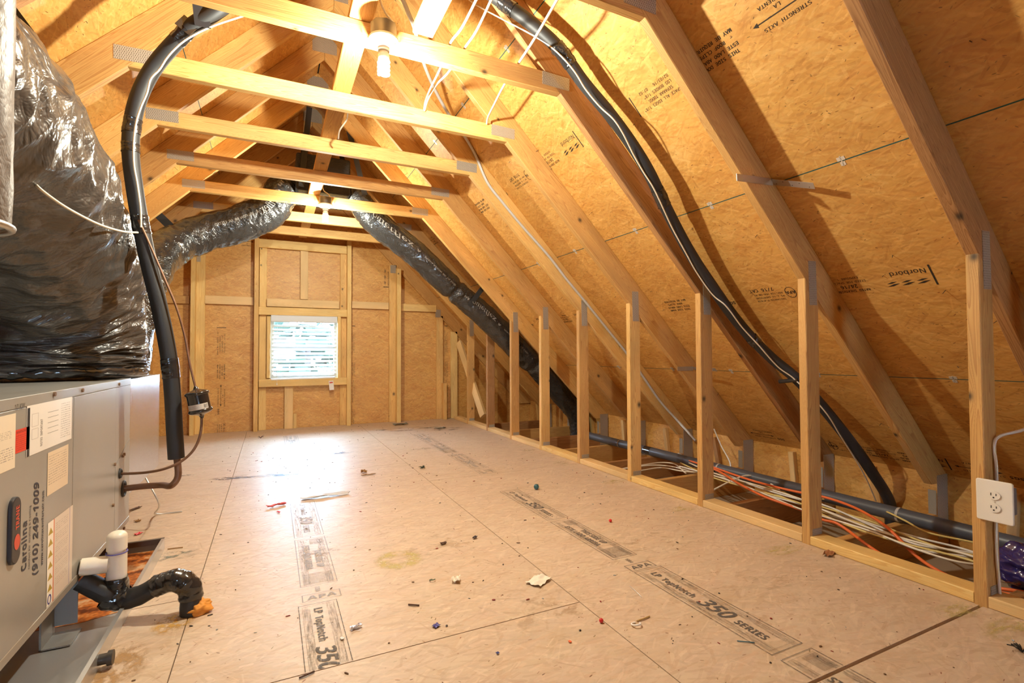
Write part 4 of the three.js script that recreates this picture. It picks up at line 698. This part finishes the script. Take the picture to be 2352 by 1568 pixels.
mesh('copper_pipe', rod([lp(318, 505), lp(330, 530), lp(352, 580), lp(380, 645), lp(405, 705), lp(424, 770), lp(437, 840), dTop], 0.0042, 10, 120), M(0.24, 0.12, 0.065, { roughness: 0.45, metalness: 0.4 }), ll);
const lo = hp(275, 1087);
mesh('copper_pipe', rod([dBot, lp(463, 975), lp(458, 1005), lp(443, 1035), lp(418, 1058), lp(385, 1074), lp(340, 1084, -1.55), lp(300, 1087, -1.585), V(HX - 0.01, lo.y, lo.z)], 0.0052, 10, 120), COPPER, ll);
{ const ax = dBot.clone().sub(dTop), L = ax.length(), q = new THREE.Quaternion().setFromUnitVectors(V(0, -1, 0), ax.clone().normalize()), h = L;
  const put = (g) => { g.applyQuaternion(q); g.translate(dTop.x, dTop.y, dTop.z); return g; };
  const fd = mesh('filter_drier', put(lathe([[0.004, 0.012], [0.008, 0.004], [0.011, -0.002], [0.035, -0.010], [0.0415, -0.014], [0.0435, -0.018], [0.0415, -0.023], [0.0385, -0.026], [0.0385, -h + 0.026], [0.0415, -h + 0.023], [0.0435, -h + 0.018], [0.0415, -h + 0.013], [0.034, -h + 0.008], [0.011, -h + 0.001], [0.008, -h - 0.006], [0.004, -h - 0.014]], 40)), M(0.012, 0.012, 0.013, { roughness: 0.18, clearcoat: 0.8 }), ll); fd.userData.label = 'glossy black filter drier canister';
  const [c, x] = cv(256, 64); x.fillStyle = '#c8c0b4'; x.fillRect(0, 0, 256, 64); x.fillStyle = '#222'; for (let i = 0; i < 9; i++) x.fillRect(205 + i * 3, 12, i % 2 ? 2 : 1, 40); x.fillRect(238, 8, 6, 48); fineLines(x, 256, 64, 4, '#888078', 14, 160, 12, 54);
  const lb = new THREE.CylinderGeometry(0.0388, 0.0388, 0.022, 30, 1, true, -1.35, 2.3); lb.translate(0, -h * 0.66, 0); mesh('label_band', put(lb), new THREE.MeshStandardMaterial({ map: tex(c, true), roughness: 0.5 }), fd); }
single('thermostat_wire', rod([onZ(75, 412, -0.90), onZ(88, 430, -0.86), onZ(130, 462, -0.92), onZ(180, 492, -1.04), onZ(235, 518, -1.20), onZ(285, 532, -1.37), onZ(316, 534, -1.500)], 0.0038, 8, 80), CREAM, 'cream wire sagging between trunk duct and insulated tube', 'wire');

// ------------------------------------------------------------------ insulated line set running down the roof slope
const rl = thing('insulated_tube', 'black insulated tube running down the roof slope between two trusses', 'pipe');
const rp = [[1040, -80, -0.03], [1150, 2, 0.0], [1215, 50, 0.02], [1280, 108, 0.03], [1340, 190, 0.035], [1400, 262, 0.035], [1450, 330, 0.035], [1490, 395, 0.03], [1530, 478, 0.03], [1580, 572, 0.03], [1640, 665, 0.03], [1710, 758, 0.03], [1770, 820, 0.03], [1832, 872, 0.02], [1890, 935, 0.0], [1950, 1010, -0.02], [2000, 1080, -0.03], [2045, 1160, -0.05]].map(([x, y, o]) => onR(x, y, o));
rp.push(V(rp[17].x, -0.19, rp[17].z));
mesh('insulation', rod(rp, 0.030, 20, 260), BLACKFOAM, rl);
mesh('control_wire', rod([[1050, -25], [1085, 5], [1150, 42], [1215, 76], [1258, 102], [1290, 130], [1320, 165], [1345, 205], [1378, 245], [1410, 275], [1430, 305], [1455, 355], [1478, 395], [1500, 430], [1545, 525], [1575, 580], [1600, 625], [1640, 680], [1665, 700], [1705, 752], [1740, 790], [1790, 845], [1822, 868], [1895, 945], [1930, 1000], [1965, 1055], [1990, 1100], [2012, 1150]].map(([x, y], i) => onR(x, y, i < 5 ? 0.0 : i > 22 ? -0.06 : -0.005)), 0.0034, 8, 300), CREAM, rl);
for (const [a, b] of [[0.165, 0.195], [0.055, 0.08], [0.415, 0.44], [0.625, 0.638]]) mesh('tape_wrap', wob(seg(rp, a, b), 0.0325, 0.004, 20, 40, 40), TAPE, rl);
{ const a = onR(1832, 872, 0.0), b = onR(1790, 876, -0.02); mesh('hanging_strap', rod([a, b], 0.012, 10, 6), TAPE, rl); }

// ------------------------------------------------------------------ white cables hanging from the ties
const ROMEX = M(0.80, 0.73, 0.60, { roughness: 0.4 }), GREYC = M(0.55, 0.53, 0.50, { roughness: 0.5 });
const cable = (label, pts, r, m, group) => single('cable', rod(pts, r, 10, pts.length * 14), m, label, 'cable', group);
cable('white cable drooping to the third tie from the bulb tie side', [onZ(974, 254, -1.815), onZ(976, 238, -1.80), onZ(988, 205, -1.62), onZ(1010, 160, -1.42), V(onZ(1034, 118, -1.21).x, 2.213, -1.21), onZ(1062, 62, -1.02), onZ(1098, -8, -0.86)], 0.0052, ROMEX, 'white cables over the ties');
scene.children[scene.children.length - 1].userData.label = 'straighter of the paired white cables crossing the bulb tie';
cable('white cable that loops low before crossing the bulb tie beside its pair', [onZ(975, 254, -1.80), onZ(980, 236, -1.76), onZ(1000, 198, -1.60), onZ(1030, 166, -1.40), V(onZ(1068, 122, -1.21).x, 2.213, -1.21), onZ(1096, 68, -1.02), onZ(1132, -8, -0.86)], 0.0052, ROMEX, 'white cables over the ties');
cable('single white cable crossing the bulb tie close to its nail plate', [onZ(1118, 284, -1.80), onZ(1120, 272, -1.76), onZ(1135, 240, -1.60), onZ(1160, 192, -1.40), V(onZ(1192, 150, -1.21).x, 2.213, -1.21), onZ(1232, 82, -0.98), onZ(1284, -8, -0.80)], 0.0058, ROMEX, 'white cables over the ties');
cable('lamp feed cable curling up from the junction box beside the white cables', [onZ(908, 66, -1.14), onZ(900, 48, -1.13), onZ(886, 30, -1.12), onZ(876, 8, -1.10), onZ(870, -20, -1.06)], 0.0048, ROMEX);
cable('lamp feed cable curling up from the junction box under the duct box', [onZ(758, 458, -3.58), onZ(756, 448, -3.58), onZ(744, 438, -3.58), onZ(741, 428, -3.59), onZ(748, 418, -3.63)], 0.0045, ROMEX);
cable('grey sheathed cable stapled down the truss chord to the eave', [onZ(918, -20, -1.26), onZ(938, 30, -1.36), onZ(950, 58, -1.45), onZ(972, 140, -1.72), onZ(1000, 208, -1.98), onZ(1032, 264, -2.17), onZ(1064, 308, -2.33), onZ(1090, 352, -2.404), onZ(1120, 420, -2.404), onZ(1152, 462, -2.404), onZ(1200, 520, -2.404), onZ(1262, 590, -2.404), onZ(1302, 642, -2.404), onZ(1342, 690, -2.404), onZ(1400, 762, -2.404), onZ(1440, 812, -2.404), onZ(1482, 872, -2.404), onZ(1520, 926, -2.404), onZ(1562, 972, -2.33), onZ(1598, 1012, -2.15)], 0.0098, GREYC);
cable('short white cable stapled beside the long brace board', [onZ(800, 253, -1.87), onZ(796, 275, -1.98), onZ(780, 300, -2.10), onZ(777, 318, -2.20)], 0.0045, ROMEX);

// ------------------------------------------------------------------ eave run: pipe, cables, outlet, bag
const vp = thing('vent_pipe', 'long dark grey pipe with pale coupling bands along the eave joists', 'pipe');
const VPI = M(0.075, 0.08, 0.095, { roughness: 0.38 });
const vpPts = [[1352, 998], [1480, 1040], [1590, 1066], [1730, 1098], [1880, 1131], [2050, 1176], [2300, 1242]].map(([x, y]) => onX(x, y, 3.28));
vpPts.forEach((p) => { p.y = 0.022; }); vpPts.push(V(3.28, 0.022, 1.2)); vpPts[0].z = -3.40;
mesh('pipe_run', rod(vpPts, 0.036, 22, 140), VPI, vp);
for (const [px, py] of [[1425, 1016], [1652, 1069], [2066, 1180]]) { const p = onX(px, py, 3.28); mesh('coupling_band', rod([V(3.28, 0.022, p.z - 0.006), V(3.28, 0.022, p.z + 0.006)], 0.0375, 22, 4), M(0.42, 0.40, 0.38), vp); }
{ const p = onX(1490, 1033, 3.28); mesh('tape_wrap', rod([V(3.28, 0.022, p.z - 0.04), V(3.28, 0.022, p.z + 0.04)], 0.0372, 22, 4), TAPE, vp); }
const ORANGE = M(0.80, 0.16, 0.035, { roughness: 0.45 }), YEL = M(0.70, 0.55, 0.20, { roughness: 0.45 }), WC = M(0.72, 0.70, 0.66, { roughness: 0.45 });
const run = (pts, y0 = 0.004) => pts.map(([x, y, h]) => onY(x, y, h ?? y0));
const eave = (label, pts, r, m, y0) => cable(label, run(pts, y0), r, m, 'cables along the eave');
eave('orange cable that bends down behind the floor edge block', [[1560, 1050], [1642, 1078], [1700, 1112], [1760, 1142], [1838, 1170, 0.01], [1892, 1194, 0.012], [1918, 1200, 0.01], [1945, 1216, -0.005], [1990, 1250, -0.02], [2040, 1282, -0.04], [2090, 1302, -0.08]], 0.007, ORANGE, 0.034);
eave('orange cable that swings down and runs past the outlet post', [[1560, 1044], [1642, 1074], [1720, 1101], [1790, 1120], [1840, 1131], [1892, 1141], [1950, 1160], [2005, 1188], [2050, 1222], [2095, 1268, -0.02], [2140, 1302, -0.04], [2190, 1328, -0.05], [2240, 1345, -0.05], [2300, 1352, -0.03], [2360, 1360, -0.02], [2460, 1375, -0.02]], 0.007, ORANGE, 0.036);
eave('second orange cable emerging behind the outlet post', [[2250, 1352, -0.06], [2300, 1362, -0.04], [2352, 1372, -0.03], [2440, 1392, -0.03]], 0.0075, ORANGE);
const BUN = [[1560, 1050], [1642, 1080], [1730, 1112], [1838, 1148], [1895, 1168], [2000, 1208], [2110, 1248], [2200, 1268], [2280, 1284], [2360, 1302], [2460, 1330]];
const COLS = [WC, YEL, WC, ROMEX, YEL, WC, YEL, ROMEX], CN = ['white', 'yellow', 'white', 'cream', 'yellow', 'white', 'yellow', 'cream'];
const CW = ['on the aisle side of the bundle', 'lowest in the bundle', 'beside the yellow one in the bundle', 'between the white ones in the bundle', 'in the middle of the bundle', 'on top of the bundle', 'on the pipe side of the bundle', 'next to the grey pipe in the bundle'];
for (let i = 0; i < 8; i++) eave(`thin ${CN[i]} cable ${CW[i]} crossing the eave joists`, BUN.map(([x, y], j) => [x + rr(-3, 3), y - 9 + i * 3.6 + Math.sin(j * 1.7 + i * 2.1) * 5, 0.0 + (i % 4) * 0.006]), 0.0048, COLS[i]);
eave('yellow cable lying loose above the bundle beside the pipe', [[1888, 1146, 0.01], [1960, 1148, 0.02], [2030, 1172, 0.03], [2080, 1196, 0.03], [2130, 1222, 0.02], [2235, 1245, 0.012], [2330, 1268, 0.01]], 0.0045, YEL);
eave('cream cable lying over the orange ones and the bundle', [[1640, 1124, -0.02], [1680, 1104, 0.02], [1715, 1092, 0.04], [1745, 1096, 0.03], [1790, 1125, 0.012]], 0.0052, ROMEX);
for (const [i, p] of [[0, [[1400, 1082], [1475, 1068], [1520, 1062], [1545, 1064], [1575, 1086]]], [1, [[1420, 1078], [1500, 1068], [1535, 1070], [1590, 1082], [1640, 1092]]], [2, [[1410, 1090], [1475, 1080], [1520, 1074], [1570, 1082], [1640, 1086]]]]) eave(['cream cable arching highest between two far knee posts', 'cream cable in the middle of three between far knee posts', 'cream cable lowest of three between far knee posts'][i], p.map(([x, y]) => [x, y, 0.0]), 0.0050, ROMEX);
cable('pair-end white cable dropping from the sloping deck to the eave', [onX(1640, 985, 3.45), onX(1655, 1020, 3.42), onX(1678, 1068, 3.36), V(3.34, 0.0, onX(1678, 1068, 3.36).z)], 0.005, WC, 'cables along the eave');
// outlet on the first post
const out = thing('outlet', 'cream electrical outlet plate mounted on the knee post', 'outlet');
{ const x = 2.528, y0 = 0.297, y1 = 0.427, za = 0.002, zc = 0.090, IV = M(0.82, 0.77, 0.68, { roughness: 0.35 });
  const sh = new THREE.Shape(); const r = 0.004; sh.moveTo(za + r, y0); sh.lineTo(zc - r, y0); sh.quadraticCurveTo(zc, y0, zc, y0 + r); sh.lineTo(zc, y1 - r); sh.quadraticCurveTo(zc, y1, zc - r, y1); sh.lineTo(za + r, y1); sh.quadraticCurveTo(za, y1, za, y1 - r); sh.lineTo(za, y0 + r); sh.quadraticCurveTo(za, y0, za + r, y0);
  const g = new THREE.ExtrudeGeometry(sh, { depth: 0.003, bevelSize: 0.003, bevelThickness: 0.003, bevelSegments: 3 }); g.rotateY(-Math.PI / 2); g.translate(x + 0.004, 0, 0); mesh('cover_plate', g, IV, out);
  const zm = (za + zc) / 2, ym = (y0 + y1) / 2, fx = x - 0.002;
  for (const s of [1, -1]) {
    const f = new THREE.CylinderGeometry(0.0172, 0.0172, 0.005, 32); f.rotateZ(Math.PI / 2); f.scale(1, 0.84, 1); f.translate(fx - 0.0012, ym + s * 0.0205, zm); const face = mesh('receptacle', f, IV, out);
    for (const [dz, h] of [[-0.0065, 0.0085], [0.0065, 0.007]]) mesh('slot', box(fx - 0.0042, fx - 0.0030, ym + s * 0.0205 + 0.001 - h / 2 + 0.002, ym + s * 0.0205 + 0.001 + h / 2 + 0.002, zm + dz - 0.0011, zm + dz + 0.0011), DARK, face);
    const gnd = new THREE.CylinderGeometry(0.0024, 0.0024, 0.0012, 12).rotateZ(Math.PI / 2); gnd.translate(fx - 0.0037, ym + s * 0.0205 - 0.007, zm); mesh('slot', gnd, DARK, face);
  }
  const sc = new THREE.CylinderGeometry(0.0028, 0.0028, 0.0015, 12).rotateZ(Math.PI / 2); sc.translate(fx - 0.0018, ym, zm); mesh('screw', sc, M(0.75, 0.7, 0.62), out);
  mesh('wall_box', rbox(x + 0.006, x + 0.07, y0 + 0.02, y1 - 0.022, 0.0215, zc - 0.012, 0.003), M(0.16, 0.13, 0.12, { roughness: 0.5 }), out);
}
cable('cream cable running down to the outlet from the deck side', [onX(2400, 960, 2.75), onX(2352, 986, 2.70), V(2.60, onX(2290, 1010, 2.6).y, 0.026), V(2.600, 0.47, 0.026), V(2.602, 0.40, 0.026)], 0.005, ROMEX);
cable('cream cable stapled below the outlet down to the joists', [V(2.590, 0.325, 0.026), V(2.586, 0.27, 0.026), V(2.588, 0.16, 0.026), V(2.598, 0.08, 0.026), V(2.602, 0.03, 0.026)], 0.0048, ROMEX);
// blue plastic bag
{ const c = onY(2345, 1318, 0.05), g = new THREE.SphereGeometry(1, 64, 44), p = g.attributes.position; for (let i = 0; i < p.count; i++) { const v = V(p.getX(i), p.getY(i), p.getZ(i)), k = 1 + 0.35 * nz(v.x * 1.6 + 4, v.y * 1.6, v.z * 1.6) + 0.22 * (0.5 - Math.abs(nz(v.x * 3, v.y * 3 + 2, v.z * 3)) * 2.4) + 0.05 * nz(v.x * 11, v.y * 11, v.z * 11); p.setXYZ(i, v.x * k * 0.09, v.y * k * 0.078, v.z * k * 0.11); } g.computeVertexNormals(); g.translate(c.x + 0.07, 0.055, c.z + 0.02); single('plastic_bag', g, M(0.030, 0.024, 0.14, { roughness: 0.16, clearcoat: 0.7 }), 'crumpled dark blue plastic bag behind the outlet post', 'bag'); }
// galvanised straps bent round the chords
function strapOn(A, B, C, k, label) {
  const z = -S * k + 0.0205, a = onZ(...A, z), b = onZ(...B, z), c = onR(...C, 0.075), t = thing('metal_strap', label, 'strap'), up = V(-CT, ST, 0);
  mesh('flat_bar', beam(a, b, 0.0014, 0.030, up, { ch: 0 }), STEEL, t); mesh('free_end', beam(b, c, 0.0014, 0.030, up, { ch: 0 }), STEEL, t);
  const nrm = c.clone().sub(b).normalize().cross(up).normalize(); if (nrm.dot(camera.position.clone().sub(b)) < 0) nrm.negate();
  for (let i = 0; i < 5; i++) { const q = b.clone().lerp(c, 0.08 + i * 0.2).addScaledVector(up, (i % 2 ? 1 : -1) * 0.007).addScaledVector(nrm, 0.001), g = new THREE.CircleGeometry(0.0022, 10); g.applyQuaternion(new THREE.Quaternion().setFromUnitVectors(V(0, 0, 1), nrm)); mesh('nail_hole', g.translate(q.x, q.y, q.z), DARK, t); }
}
strapOn([1692, 407], [1775, 418], [1870, 427], 1, 'bent galvanised strap nailed across the chord under the upper deck seam');
strapOn([1556, 847], [1592, 846], [1645, 849], 3, 'short galvanised strap across a chord at the lower deck seam');
// diagonal brace in the far corner
single('diagonal_brace', beam(onZ(1054, 786, -5.30), onZ(1110, 955, -4.62), 0.038, 0.089, V(0.3, 0, 1)), PINE[4], 'pale diagonal brace behind the knee posts at the window wall', 'brace');
// ------------------------------------------------------------------ litter on the floor
const at = (px, py, y = 0) => onY(px, py, y);
function scrap(name, label, cat, px, py, w, d, m, o = {}) {          // crumpled sheet with thickness
  const n = o.n ?? 10, g = new THREE.BoxGeometry(w, 0.0012, d, n, 1, n), p = g.attributes.position, sd = rnd() * 40;
  for (let i = 0; i < p.count; i++) { const u = p.getX(i) / w, v = p.getZ(i) / d, e = 1 - (o.round ?? 0) * 0.5 * (u * u + v * v) * 2 + 0.25 * nz(u * 3 + sd, v * 3); p.setX(i, p.getX(i) * e); p.setZ(i, p.getZ(i) * (1 + 0.25 * nz(v * 3 + sd, u * 3, 4))); p.setY(i, p.getY(i) + (o.h ?? 0.008) * (0.35 + nz(u * 3.2 + sd, v * 3.2, 7) + (o.curl ?? 0) * (u * u * 4))); }
  g.computeBoundingBox(); g.translate(0, -g.boundingBox.min.y + 0.002, 0); g.computeVertexNormals();
  const c = at(px, py), t = single(name, g, m, label, cat, o.group); t.position.set(c.x, 0, c.z); t.rotation.y = o.rot ?? rr(0, 6); return t;
}
const PAPER = M(0.82, 0.75, 0.62, { roughness: 0.6 }), LEAFB = M(0.30, 0.15, 0.04, { roughness: 0.6 }), BARKB = M(0.09, 0.04, 0.02, { roughness: 0.7 }), RED = M(0.65, 0.03, 0.03, { roughness: 0.3 });
scrap('paper_scrap', 'largest crumpled cream paper scrap lying beside the long floor seam', 'paper', 1237, 1336, 0.085, 0.062, PAPER, { h: 0.012, rot: 0.5 });
scrap('paper_scrap', 'small torn cream paper curl on the floor', 'paper', 1047, 1336, 0.036, 0.030, PAPER, { h: 0.016, rot: 1.1 });
scrap('foil_scrap', 'pale blue and white foil scrap beside the printed strip', 'foil', 818, 1443, 0.036, 0.014, M(0.70, 0.72, 0.85, { metalness: 0.5, roughness: 0.25 }), { h: 0.008, rot: 0.2 });
scrap('paper_scrap', 'tiny white paper chip on the printed strip', 'paper', 786, 1468, 0.014, 0.010, WHITE, { h: 0.003 });
scrap('film_strip', 'glinting clear film strip lying wrinkled on the floor', 'film', 748, 1141, 0.25, 0.045, M(0.80, 0.82, 0.84, { roughness: 0.12, metalness: 0.1, transmission: 0.3 }), { h: 0.014, rot: 0.05, n: 22 });
scrap('ribbon_scrap', 'red and white ribbon scrap near the film strip', 'ribbon', 636, 1163, 0.10, 0.022, M(0.72, 0.10, 0.10, { roughness: 0.3 }), { h: 0.014, rot: 0.35 });
scrap('ribbon_scrap', 'small red petal-shaped scrap near the ribbon', 'ribbon', 640, 1177, 0.022, 0.014, RED, { h: 0.006 });
scrap('ribbon_scrap', 'red torn scrap beside the drain pan', 'ribbon', 318, 1227, 0.032, 0.018, RED, { h: 0.006, rot: 0.8 });
scrap('dry_leaf', 'curled brown leaf with a folded tip', 'leaf', 836, 1086, 0.055, 0.035, LEAFB, { h: 0.018, round: 1 });
scrap('dry_leaf', 'long thin brown leaf beside the curled one', 'leaf', 846, 1091, 0.095, 0.016, LEAFB, { h: 0.006, rot: 0.05 });
scrap('dry_leaf', 'brown leaf flake by the support rod foot', 'leaf', 316, 1198, 0.03, 0.02, LEAFB, { h: 0.008 });
scrap('dry_leaf', 'dark leaf flake near the plenum box', 'leaf', 313, 1169, 0.06, 0.02, BARKB, { h: 0.008 });
scrap('bark_chip', 'ragged dark bark chip on the open floor', 'bark', 1018, 1250, 0.026, 0.018, BARKB, { h: 0.010 });
scrap('bark_chip', 'rounded dark bark chip near the long seam', 'bark', 1091, 1237, 0.020, 0.014, M(0.08, 0.06, 0.06), { h: 0.012 });
scrap('purple_chip', 'flat violet plastic chip near the cross seam', 'plastic', 1002, 1439, 0.019, 0.022, M(0.04, 0.03, 0.22, { roughness: 0.4 }), { h: 0.003 });
scrap('orange_chip', 'tiny orange paper chip before the cross seam', 'paper', 1309, 1475, 0.009, 0.008, M(0.85, 0.16, 0.05), { h: 0.002 });
scrap('blue_chip', 'tiny dark blue chip before the cross seam', 'plastic', 1143, 1502, 0.008, 0.008, M(0.04, 0.06, 0.25), { h: 0.003 });
scrap('wood_splinters', 'clump of reddish wood splinters by the floor edge block', 'wood', 1905, 1271, 0.10, 0.035, M(0.30, 0.12, 0.05), { h: 0.010, rot: 0.4 });
scrap('insulation_tuft', 'dull grey tuft of fluff against the window wall', 'fluff', 920, 976, 0.17, 0.06, M(0.20, 0.19, 0.15, { roughness: 0.9 }), { h: 0.02, rot: 0.1 });
scrap('insulation_tuft', 'flatter grey flake away from the window wall', 'fluff', 1012, 984, 0.13, 0.05, M(0.22, 0.20, 0.15, { roughness: 0.9 }), { h: 0.015, rot: 0.2 });
const stick = (label, a, b, r, m) => { const p = at(...a), q = at(...b); p.y = q.y = r + 0.0007; single('stick', rod([p, p.clone().lerp(q, 0.5).add(V(0, 0.001, 0.002)), q], r, 6, 10), m, label, 'stick'); };
stick('short dark twig on the open floor', [938, 1390], [963, 1392], 0.0028, BARKB);
stick('dark splinter across the near cross seam', [687, 1559], [722, 1544], 0.0026, BARKB);
stick('bent teal wire offcut beside the printed strip', [1693, 1473], [1733, 1477], 0.0015, M(0.03, 0.14, 0.20));
stick('thin pale needle lying beside the printed strip', [1446, 1346], [1474, 1372], 0.0011, M(0.8, 0.8, 0.78, { metalness: 0.6, roughness: 0.2 }));
stick('twig pointing at the drain pan corner', [385, 1262], [420, 1258], 0.0022, LEAFB);
stick('tan chip stuck up beside the white ring', [1463, 1428], [1492, 1417], 0.0024, M(0.45, 0.28, 0.08));
const bead = (name, label, px, py, r, m) => { const p = at(px, py); single(name, new THREE.SphereGeometry(r, 20, 14).translate(p.x, r + 0.0006, p.z), m, label, name.split('_')[1]); };
bead('glass_bauble', 'small round teal bauble on the floor', 1232, 1124, 0.017, M(0.015, 0.09, 0.10, { roughness: 0.3, clearcoat: 0.6 }));
bead('berry_bead', 'red berry bead near the printed strip', 1402, 1199, 0.008, RED);
bead('berry_bead', 'red berry bead on the long seam', 1381, 1430, 0.007, RED);
{ const p = at(1461, 1437), g = new THREE.TorusGeometry(0.014, 0.0026, 10, 36, 5.2); g.rotateX(Math.PI / 2 - 0.25); g.translate(p.x, 0.0065, p.z); single('plastic_ring', g, M(0.86, 0.84, 0.80, { roughness: 0.3 }), 'small white plastic ring on the floor', 'ring'); }
{ const p = at(993, 1334), g = new THREE.TorusGeometry(0.010, 0.0018, 8, 30, 5.0); g.rotateX(Math.PI / 2 - 0.3); g.translate(p.x, 0.0055, p.z); single('wire_loop', g, M(0.10, 0.13, 0.07), 'small green wire loop on the floor', 'wire'); }
function sprig(px, py, n, L, m, label) { const p = at(px, py), g = []; for (let i = 0; i < n; i++) { const a = rr(0, 6.28), e = rr(0.15, 0.9), q = V(Math.cos(a) * Math.cos(e), Math.sin(e), Math.sin(a) * Math.cos(e)).multiplyScalar(L * rr(0.6, 1)); g.push(rod([V(p.x, 0.004, p.z), V(p.x + q.x * 0.5, 0.004 + q.y * 0.7, p.z + q.z * 0.5), V(p.x + q.x, Math.max(0.002, 0.004 + q.y * 0.7), p.z + q.z)], 0.0016, 5, 6)); } single('tinsel_sprig', mergeGeometries(g), m, label, 'sprig'); }
sprig(969, 1076, 18, 0.035, M(0.03, 0.055, 0.04), 'dark green artificial needle sprig near a seam crossing');
sprig(599, 1007, 9, 0.05, BARKB, 'dark spidery twig sprig near the window wall');
sprig(2348, 1500, 14, 0.035, DARK, 'black ragged tuft on the floor beyond the open seam');
// crumbs too small to count
{ const N = 460, g = new THREE.DodecahedronGeometry(1, 0), im = new THREE.InstancedMesh(g, M(0.5, 0.5, 0.5), N), m4 = new THREE.Matrix4(), q = new THREE.Quaternion(), col = new THREE.Color();
  for (let i = 0; i < N; i++) { const s = rr(0.0012, 0.0042), x = rr(0.02, 2.5), z = rr(-5.3, 0.5); q.setFromEuler(new THREE.Euler(0, rr(0, 6), 0)); m4.compose(V(x, s * 0.45, z), q, V(s * rr(0.6, 2.6), s * 0.6, s * rr(0.6, 1.2))); im.setMatrixAt(i, m4); const b = pick([[0.10, 0.05, 0.025], [0.05, 0.03, 0.02], [0.22, 0.10, 0.04], [0.30, 0.16, 0.07], [0.06, 0.06, 0.06], [0.5, 0.04, 0.03], [0.75, 0.75, 0.72]]); im.setColorAt(i, col.setRGB(...b)); }
  im.name = 'floor_crumbs'; im.userData = { kind: 'stuff', label: 'tiny dark crumbs and bark specks scattered over the floor', category: 'crumbs' }; scene.add(im); }
// nail tips poking through the deck
for (const side of [1, -1]) { const g = []; for (let i = 0; i < 200; i++) { const s = rr(0.2, 3.9), z = rr(-5.3, 0.9), p = slopeP(side, s, 0.139), n = side > 0 ? NR : V(-ST, CT, 0), q = p.clone().addScaledVector(n, -rr(0.008, 0.022)); p.z = z; q.z = z + rr(-0.01, 0.01); q.x += rr(-0.006, 0.006); g.push(rod([p, q], 0.0013, 5, 2)); } const o = mesh('nail_tips', g, M(0.10, 0.08, 0.06, { metalness: 0.5 }), ceiling); o.userData.kind = 'stuff'; }

scene.traverse((o) => { if (o.isMesh) { o.castShadow = true; o.receiveShadow = true; } });
renderer.render(scene, camera);
